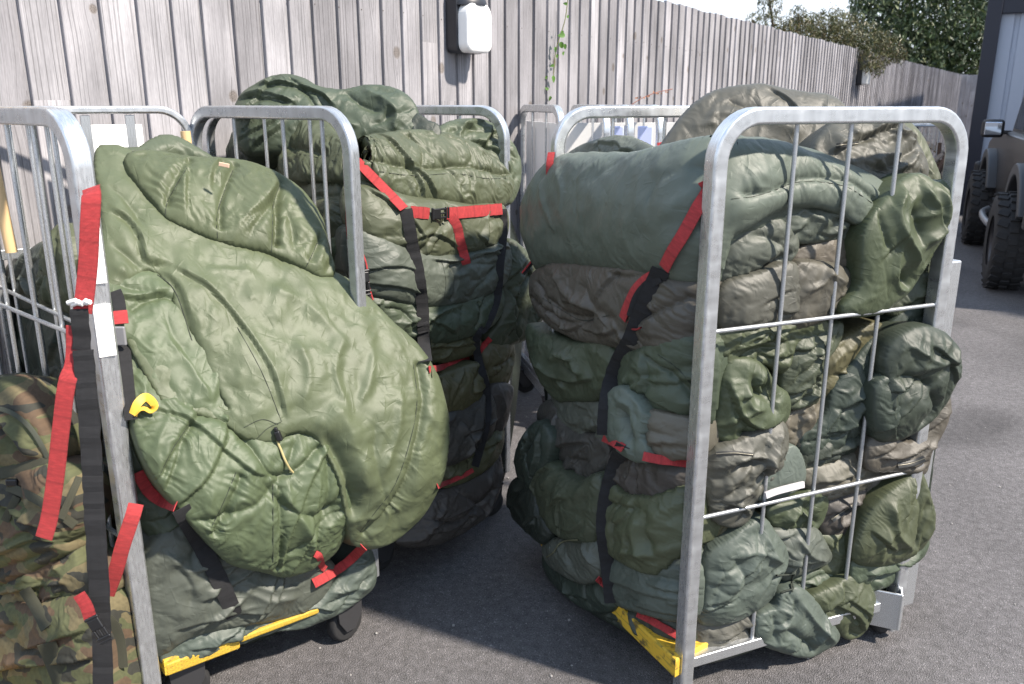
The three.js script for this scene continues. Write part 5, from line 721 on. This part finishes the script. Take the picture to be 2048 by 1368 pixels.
{ const p = Lb('quilted green sleeping bag lying like a pillow on top of the left cage', 'lining', '257,337 261,324 289,319 334,323 374,333 434,336 482,339 519,349 559,367 599,396 635,450 645,496 659,546 639,552 599,534 543,509 491,498 438,485 386,464 334,437 310,407 281,375', { w: 0.05, k: 0.66, hm: 0.12, dep: 0.14, wr: [35, 5, 9], g: 7, cr: 1.8, res: 0.005, f: [['q', 15, 12, '374,334 350,375 334,407 330,431'], ['q', 15, 12, '467,339 446,391 434,431 435,478'], ['q', 15, 12, '560,369 547,407 545,456 543,506'], ['q', 12, 10, '635,484 623,512 611,536'], ['c', 14, 14, '559,431 575,472 583,520'], ['q', 8, 8, '265,327 306,321 362,327']] });
  piece(p, 'hood_flap', face1, 'olive', '201,339 206,303 225,306 257,309 281,306 306,291 326,283 354,285 386,302 418,321 436,333 386,336 338,327 281,324 257,339 241,359', { w: 0.01, k: 0.5, hm: 0.08, wr: [20, 4, 10], g: 5, f: [['q', 9, 9, '334,323 354,311 418,327'], ['c', 8, 10, '257,311 273,319 306,311']] });
  mesh('care_label', rbox(0.03, 0.012, 0.004, 0.002).rotateZ(-0.2).translate(...at(448, 330, 2.42).toArray()), std([0.6, 0.42, 0.3], 0.7), p); }
// behind the left panels
bag(face1side, 'dark teal sleeping bag behind the bars at the far left, waist high', 'grey', '12,556 40,528 76,504 109,492 121,524 101,584 72,616 24,604', { w: -0.02, k: 0.7, wr: [60, 5, 10] });
bag(face1side, 'green crumpled sleeping bag between the bars and the left post', 'olive', '84,572 105,536 121,480 133,456 161,512 169,612 121,604 92,600', { w: -0.01, k: 0.7, wr: [60, 6, 12], g: 6, f: [['s', 12, 16, '117,480 133,512 133,556'], ['c', 12, 12, '88,576 121,544 149,552']] });
bag(face1side, 'dark green sleeping bag low behind the left bars', 'dark', '-24,584 24,596 80,612 161,624 169,721 153,777 40,777 -24,745', { w: -0.03, k: 0.5, wr: [70, 6, 9], g: 5 });
bag(face1side, 'shaded teal bag corner low beside the black strap on the left', 'dark', '29,739 78,759 98,729 156,744 161,827 98,846 44,788', { w: -0.01, k: 0.6, wr: [60, 5, 10] });

// ---------------- camouflage rucksacks in the cage cut off by the left edge
const faceC = makeFace([[-1.75, 2.25], [-0.85, 1.90]], smoothRamp([[0.0, 0.05], [0.5, 0.02], [1.1, -0.06], [1.3, -0.12]]));
const Cb = (label, outline, o) => bag(faceC, label, null, outline, { mat: camoMat, ...o }, 'rucksack', 'camouflage_rucksack');
bag(faceC, 'dark green bag filling the cage behind the camouflage rucksacks', 'deep', '-29,768 59,793 107,905 146,1042 195,1139 225,1383 -29,1393', { w: -0.1, k: 0.15, cr: 0 });  // dark filler added behind the rucksacks
{ const c = Cb('camouflage rucksack with padded rim, topmost at the left edge', '-29,773 29,778 68,803 95,851 106,895 93,929 49,944 -29,954', { w: 0.0, k: 0.7, wr: [30, 5, 10], f: [['r', 16, 16, '-24,807 29,824 68,859 95,910'], ['c', 16, 12, '-24,827 24,842 59,876 83,920']] });
  mesh('rim_tape', tapeGeo(pxs('-20,813 24,826 59,854 83,890 95,915').map(([a, b]) => onLoad(a, b, 0.004)), 0.012, [V(0.2, 0.4, 0.9), V(0.2, 0.4, 0.9)]), std([0.05, 0.055, 0.04], 0.9, 0, { side: THREE.DoubleSide }), c); }
const camo2 = Cb('camouflage rucksack with flap pockets in the middle of the left edge stack', '-29,954 49,944 105,933 151,954 164,1012 157,1056 142,1076 146,1091 124,1105 78,1132 29,1154 -29,1161', { w: 0.01, k: 0.6, wr: [20, 7, 10], g: 6, f: [['s', 16, 18, '-20,993 29,988 78,1012 156,1051'], ['s', 14, 16, '-20,1105 49,1091 112,1066 146,1076'], ['r', 12, 16, '-15,973 34,993 54,1012'], ['c', 16, 12, '-20,1139 49,1120 142,1086'], ['s', 10, 12, '78,954 98,993 93,1042']] });
const camo3 = Cb('flattened camouflage rucksack third in the left edge stack', '-29,1164 39,1147 98,1120 146,1095 171,1130 210,1134 220,1178 161,1195 73,1205 -29,1210', { w: 0.0, k: 0.65, wr: [15, 7, 12], g: 7, cr: 3, f: [['s', 12, 14, '-20,1188 59,1169 161,1154'], ['c', 14, 12, '88,1188 117,1149 161,1139']] });
const camo4 = Cb('lowest camouflage rucksack at the bottom left corner', '-29,1215 73,1205 161,1194 195,1193 215,1213 222,1261 229,1325 234,1403 98,1413 -29,1403', { w: 0.02, k: 0.5, wr: [10, 5, 9], g: 6, f: [['s', 12, 16, '88,1276 137,1261 205,1242'], ['s', 14, 16, '-20,1330 98,1305 195,1300 273,1286'], ['c', 12, 12, '-20,1276 44,1247 73,1227'], ['s', 10, 14, '-20,1369 98,1349 244,1349']] });
{ const dk = std([0.045, 0.045, 0.028], 0.85, 0, { bumpMap: ribs, bumpScale: 0.001, side: THREE.DoubleSide }), nn = [V(0.2, 0.35, 0.9), V(0.2, 0.35, 0.9)];
  const tp = (s, w, par) => { const P = smoothPts(pxs(s).flatMap((p, i, a) => i + 1 < a.length ? [p, lerp2(p, a[i + 1], 0.5)] : [p]).map(([a, b]) => onLoad(a, b, 0.008, 1.95)), 2); mesh('webbing_strap', tapeGeo(P, w, nn), dk, par); };
  tp('-10,949 39,939 78,927 100,915', 0.03, camo2); tp('15,973 54,988 98,1012 151,1051', 0.022, camo2); tp('122,1037 142,993 159,954', 0.018, camo2); tp('49,1178 73,1213 93,1256', 0.03, camo3); tp('93,1286 112,1330 132,1383', 0.045, camo4); tp('200,1227 220,1242 239,1266 244,1335', 0.03, camo4); tp('10,1042 24,1012 34,993', 0.02, camo2);
  mesh('side_buckle', rbox(0.03, 0.02, 0.012, 0.004).translate(...onLoad(24, 965, 0.012, 1.95).toArray()), plasticBlack, camo2); }

// ---------------- seam stitching, zips and cords on the bags
const clothNamed = (start) => allCloth.find((m) => m.userData.label?.startsWith(start));
const thread = std([0.022, 0.028, 0.02], 0.8), zipMat = std([0.02, 0.021, 0.02], 0.5, 0.2), cordMat = std([0.10, 0.10, 0.055], 0.9);
function along(s, lift, n = 3) { const P = smoothLine(pxs(s).map((p) => p), n); return smoothPts(P.map(([a, b]) => onLoad(a, b, lift)), 1); }
function stitch(start, s, r = 0.0011, part) { const b = clothNamed(start); mesh('seam_stitching', new THREE.TubeGeometry(new THREE.CatmullRomCurve3(along(s, 0.0004, 6)), 60, r, 5), thread, part ? b.children.find((q) => q.name.startsWith(part)) : b); }
stitch('fat smooth grey green', '1463,398 1512,392 1555,378 1586,366 1643,364 1696,375 1744,406');
stitch('plump quilted', '715,327 750,340 825,351 912,347 975,357 1012,356'); stitch('plump quilted', '583,304 625,313 671,322');
for (const s of ['374,336 350,375 334,407 330,431', '466,341 446,391 434,431 435,476', '559,371 547,407 545,456 543,504', '634,486 623,512 612,534']) stitch('quilted green sleeping bag lying', s);
stitch('huge light green', '827,729 834,807 816,897 787,975 750,1025 720,1064'); stitch('huge light green', '314,549 346,576 384,681', 0.0014); stitch('huge light green', '475,655 525,747 563,843'); stitch('huge light green', '488,855 525,839 556,849', 0.001); stitch('huge light green', '514,877 535,857 562,844', 0.001);
for (const s of ['378,850 346,897 319,952', '472,945 446,1007 419,1062', '546,967 546,1049 546,1125']) stitch('huge light green', s, 0.0011, 'quilted_lining');
stitch('taupe sleeping bag folded under', '1085,596 1114,614 1166,641 1219,630'); stitch('green sleeping bag with crossing', '1316,709 1357,739 1396,787'); stitch('blue grey sleeping bag fold', '884,524 892,563 888,599'); stitch('green sleeping bag fold behind the red', '892,432 908,463 908,503');
function zip(start, s, w = 0.014) { const p = along(s, 0.002), n = p.map(toEye), b = clothNamed(start); mesh('zip', tapeGeo(p, w, n, 0.002), zipMat, b); mesh('zip_teeth', new THREE.TubeGeometry(new THREE.CatmullRomCurve3(p.map((q, i) => q.clone().addScaledVector(n[i], 0.003))), 40, 0.0022, 5), std([0.16, 0.15, 0.12], 0.4, 0.5), b); }
zip('taupe rolled bag with zipped', '1673,292 1691,289 1716,288'); zip('dark grey zipped', '1663,1039 1690,1020 1715,1003', 0.02); zip('shiny taupe bag strip', '1795,931 1821,927 1849,917', 0.018); zip('taupe crumpled bag bundle', '1432,908 1469,906 1506,910', 0.012);
function cordOn(start, s, r = 0.0028, m = cordMat) { const b = clothNamed(start); mesh('drawcord', new THREE.TubeGeometry(new THREE.CatmullRomCurve3(along(s, 0.006, 4)), 40, r, 6), m, b); }
cordOn('green sleeping bag with a loose drawcord', '1157,1080 1134,1081 1118,1088 1108,1104 1093,1114'); cordOn('teal bag tied in a knot', '1553,1151 1582,1149 1590,1147 1584,1156 1586,1175', 0.003, thread); cordOn('dark teal bag end splayed', '1561,1186 1574,1181 1587,1177 1582,1167 1585,1184', 0.003, thread); cordOn('khaki olive sleeping bag', '863,679 864,714 865,754', 0.0018);

// ================================================================ STRAPS
function strap(label) { return thing('cage_strap', label, 'strap'); }
const slotN3 = at(1432, 350, 2.085);
{ const s = strap('red and black strap slanting from the near post down the right cage open side');
  mesh('red_webbing', tapeGeo([V(0.478, 1.515, -2.135), ...pxs('1418,375 1395,417 1367,468 1343,507 1328,537').map(([a, b]) => onLoad(a, b, 0.012))], 0.036, [V(-0.5, 0.25, 0.8), V(-0.6, 0.2, 0.75)], 0.002, 60), redWeb, s);
  mesh('black_webbing', loadTape('1322,539 1300,586 1280,634 1260,685 1262,681 1236,723 1220,771 1212,823 1211,870', 0.050, { lift: 0.011, crimp: 0.004 }), blackWeb, s);
  mesh('black_webbing', loadTape('1247,891 1231,923 1218,965 1207,1017 1206,1064 1212,1112 1218,1154 1223,1206', 0.044, { lift: 0.011, crimp: 0.004 }), blackWeb, s);
  mesh('loose_end', tapeGeo([...pxs('1312,549 1292,559 1272,578 1257,606 1245,638').map(([a, b], i) => onLoad(a, b, 0.014 + 0.006 * Math.sin(i)))], 0.030, [V(-0.7, 0.1, 0.7), V(-0.2, 0.1, 0.95)], 0.002, 30, 0.7), redWeb, s);
  mesh('black_facing', tapeGeo([...pxs('1320,555 1296,570 1276,594 1262,634').map(([a, b]) => onLoad(a, b, 0.018))], 0.028, [V(-0.4, 0.1, 0.9), V(-0.2, 0.1, 0.95)], 0.002, 30, 0.3), blackWeb, s);
  mesh('red_stitching', tubeGeo(pxs('1256,643 1260,655 1272,659 1282,655').map(([a, b]) => onLoad(a, b, 0.018)), 0.003, 6, 20), redWeb, s);
}
{ const s = strap('short red strap across the open side at hip height, right cage'); mesh('red_webbing', loadTape('1207,875 1226,883 1247,897', 0.026, { lift: 0.008 }), redWeb, s); mesh('red_webbing', loadTape('1286,912 1315,919 1357,923 1401,931', 0.026, { lift: 0.014, crimp: 0.002 }), redWeb, s); }
{ const s = strap('lowest red strap slanting to the near post of the right cage'); mesh('red_webbing', loadTape('1275,1227 1315,1248 1346,1266 1375,1282', 0.022, { lift: 0.01, crimp: 0.002 }), redWeb, s); mesh('red_webbing', loadTape('1195,1156 1207,1167 1218,1177', 0.022, { lift: 0.01, crimp: 0.002 }), redWeb, s); }
{ const s = strap('red strap with black buckle crossing the front of the middle cage');
  mesh('red_webbing', tapeGeo([at(703, 318, 2.74), ...pxs('717,326 738,347 767,376 792,401 808,418').map(([a, b]) => onLoad(a, b, 0.014))], 0.036, [V(0.6, 0.3, 0.75), V(0.6, 0.3, 0.75)], 0.002, 50), redWeb, s);
  mesh('red_webbing', loadTape('821,424 842,425 858,427', 0.04, { lift: 0.012, crimp: 0.002 }), redWeb, s); mesh('red_webbing', loadTape('892,427 933,424 967,421 1004,418', 0.042, { lift: 0.012, crimp: 0.002 }), redWeb, s);
  mesh('red_tail', loadTape('902,432 915,451 919,476 927,505 933,528', 0.034, { lift: 0.014, crimp: 0.002 }), redWeb, s);
  const p = onLoad(876, 427, 0.022); sideBuckle('buckle', p, V(0.69, -0.02, -0.72).normalize(), V(0, 1, 0), s, 1.05);
  mesh('black_webbing', loadTape('812,418 819,455 825,492 835,534 842,580 846,622 848,672 845,639 847,679 851,723', 0.042, { lift: 0.012, crimp: 0.004 }), blackWeb, s);
  mesh('black_webbing', loadTape('1006,418 1008,447 1006,484 1000,530 998,580 988,622 967,663 959,657 950,688 959,727 972,767 976,806 974,846 963,889 950,933', 0.030, { lift: 0.012, crimp: 0.004 }), blackWeb, s);
}
{ const s = strap('lower red tape of the middle cage under the khaki folds'); mesh('red_webbing', loadTape('858,739 875,737 902,729 937,716', 0.022, { lift: 0.01, crimp: 0.002 }), redWeb, s); mesh('red_webbing', loadTape('957,705 968,690 981,677', 0.022, { lift: 0.01, crimp: 0.002 }), redWeb, s); mesh('red_webbing', loadTape('875,972 893,966 928,951 946,940', 0.018, { lift: 0.01, crimp: 0.002 }), redWeb, s); }
{ const s = strap('black red-edged buckled strap hanging down the near post of the middle cage');
  mesh('black_webbing', freeTape([[700, 330, 2.64], [703, 400, 2.635], [706, 470, 2.63], [712, 500, 2.62], [722, 530, 2.61], [728, 575, 2.60], [735, 600, 2.6]], 0.034, V(0.55, 0.15, 0.8)), blackWeb, s);
  for (const d of [-13.5, 13.5]) mesh('red_edge', freeTape([[700 + d * 0.7, 330, 2.637], [703 + d * 0.8, 400, 2.632], [706 + d * 0.85, 470, 2.627], [712 + d * 0.85, 500, 2.617], [722 + d * 0.8, 530, 2.607], [728 + d * 0.8, 575, 2.597], [735 + d * 0.8, 600, 2.597]], 0.005, V(0.55, 0.15, 0.8)), redWeb, s);
  mesh('red_top', freeTape([[703, 312, 2.65], [698, 330, 2.632], [698, 355, 2.63]], 0.03, V(0.5, 0.15, 0.85)), redWeb, s); sideBuckle('buckle', at(726, 560, 2.585), V(0.05, -1, 0), V(0.8, 0, -0.5), s, 1.1);
}
{ const s = strap('long red strap hanging from the slot in the nearest left post');
  mesh('red_webbing', freeTape([[183, 376, 1.945], [183, 392, 1.92], [180, 450, 1.905], [177, 520, 1.9], [170, 590, 1.895], [165, 625, 1.89]], 0.042, V(0.15, 0.1, 0.98)), redWeb, s);
  mesh('frayed_end', merge([0, 1, 2, 3, 4].map((k) => rodGeo(at(136 + 9 * k, 606 + (k % 2) * 3, 1.885), at(152 + 7 * k, 601 + (k % 3) * 3, 1.88), 0.006, 6))), std([0.8, 0.78, 0.76], 0.9), s);
  mesh('black_collar', freeTape([[158, 618, 1.886], [160, 640, 1.882], [163, 665, 1.88], [164, 700, 1.88]], 0.040, V(0.1, 0.1, 0.98), { crimp: 0.004 }), blackWeb, s);
  mesh('red_webbing', freeTape([[150, 652, 1.884], [150, 700, 1.88], [146, 735, 1.87], [136, 760, 1.855], [122, 860, 1.845], [112, 950, 1.84], [98, 1040, 1.835], [88, 1076, 1.83]], 0.040, V(0.05, 0.1, 0.98)), redWeb, s);
  mesh('black_webbing', freeTape([[166, 700, 1.875], [175, 800, 1.85], [182, 900, 1.83], [188, 1000, 1.815], [194, 1100, 1.80], [200, 1200, 1.79], [205, 1300, 1.78], [208, 1400, 1.775]], 0.047, V(0.1, 0.15, 0.97), { crimp: 0.005 }), blackWeb, s);
  mesh('red_tab', freeTape([[158, 1188, 1.765], [172, 1210, 1.76], [182, 1240, 1.757]], 0.03, V(0.1, 0.1, 0.98)), redWeb, s); sideBuckle('buckle', at(196, 1252, 1.745), V(0.45, -0.85, 0.1).normalize(), V(0.8, 0.4, 0), s, 0.95);
}
{ const s = strap('short red strap looped through the lower slot of the nearest left post'); mesh('red_webbing', freeTape([[272, 1008, 1.915], [266, 1030, 1.895], [246, 1090, 1.88], [232, 1140, 1.885], [214, 1190, 1.90]], 0.036, V(0.35, 0.15, 0.92)), redWeb, s); }
{ const s = strap('twisted red strap end in the slot of the second left post'); mesh('red_webbing', freeTape([[141, 352, 2.03], [150, 372, 2.02], [148, 395, 2.015], [154, 420, 2.01]], 0.014, V(0.1, 0.1, 0.98), { twist: 2.2 }), redWeb, s); }
{ const s = strap('black red-edged strap with grey buckle between left post and draped bag'); mesh('black_webbing', loadTape('230,582 238,600 242,640', 0.03, { lift: 0.02 }), blackWeb, s); mesh('red_webbing', loadTape('240,622 243,648', 0.034, { lift: 0.026 }), redWeb, s); mesh('buckle_plate', rbox(0.03, 0.05, 0.01, 0.004).translate(...onLoad(240, 672, 0.02).toArray()), std([0.2, 0.2, 0.21], 0.5), s); mesh('black_webbing', loadTape('248,690 255,760 262,840', 0.03, { lift: 0.016 }), blackWeb, s); }
{ const s = strap('red and black strap round the dull teal bags at the bottom of the left cage'); mesh('red_webbing', loadTape('276,944 294,981 320,1002 352,1012', 0.030, { lift: 0.012, crimp: 0.002 }), redWeb, s); mesh('black_webbing', loadTape('362,1017 388,1065 420,1122 446,1175 470,1233', 0.046, { lift: 0.012, crimp: 0.004 }), blackWeb, s); }
{ const s = strap('red strap end tied at the lower right corner of the left cage'); mesh('red_webbing', loadTape('630,1107 640,1112 643,1133 651,1138', 0.02, { lift: 0.012, crimp: 0.002 }), redWeb, s); mesh('red_webbing', loadTape('627,1167 651,1154 693,1128 727,1093', 0.030, { lift: 0.014, crimp: 0.002 }), redWeb, s); }
{ const s = strap('small red strap hanging at the top of the far post of the right cage'); mesh('red_webbing', freeTape([[1103, 305, 2.82], [1100, 325, 2.8], [1099, 352, 2.8]], 0.024, V(-0.3, 0.1, 0.9)), redWeb, s); }
{ const s = strap('small black and red strap end poking out beside the hanging bag, middle cage'); mesh('black_webbing', freeTape([[1074, 512, 3.0], [1060, 530, 3.0], [1046, 548, 3.0]], 0.016, V(-0.3, 0.1, 0.9)), blackWeb, s); mesh('red_edge', freeTape([[1074, 508, 2.995], [1060, 526, 2.995], [1044, 546, 2.995]], 0.006, V(-0.3, 0.1, 0.9)), redWeb, s); }
for (const [x, y, lab, m] of [[1212, 275, 'black strap tip in the post slot of the second nested cage', blackWeb], [1260, 278, 'red strap tip in the post slot of the third nested cage', redWeb], [1322, 285, 'drooping red strap in the post slot of the fourth nested cage', redWeb]]) { const s = strap(lab); mesh('webbing', freeTape([[x - 2, y, 4.1], [x, y + 10, 4.09], [x + 4, y + 26, 4.09]], 0.03, V(0, 0.1, 1)), m, s); }
{ // wooden poles by the left cage
  const w = std([0.62, 0.43, 0.22], 0.6);
  tag(mesh('wooden_pole', new THREE.CylinderGeometry(0.016, 0.016, 1.5, 16).rotateZ(0.03).translate(...at(372, 262, 2.86).add(V(0.02, -0.75, 0)).toArray()), w), 'upright wooden pole end beside the rail of the middle cage', 'pole');
  tag(mesh('wooden_pole', new THREE.CylinderGeometry(0.016, 0.016, 0.9, 16).rotateZ(0.05).translate(...at(2, 470, 2.4).add(V(0, 0.4, 0)).toArray()), w), 'wooden pole at the left edge above the grey rail', 'pole');
}

const renderer = new THREE.WebGLRenderer({ antialias: true });
renderer.setSize(1024, 684); renderer.toneMapping = THREE.LinearToneMapping; renderer.toneMappingExposure = EXPOSURE;
renderer.shadowMap.enabled = true; renderer.shadowMap.type = THREE.PCFSoftShadowMap;
renderer.render(scene, camera);
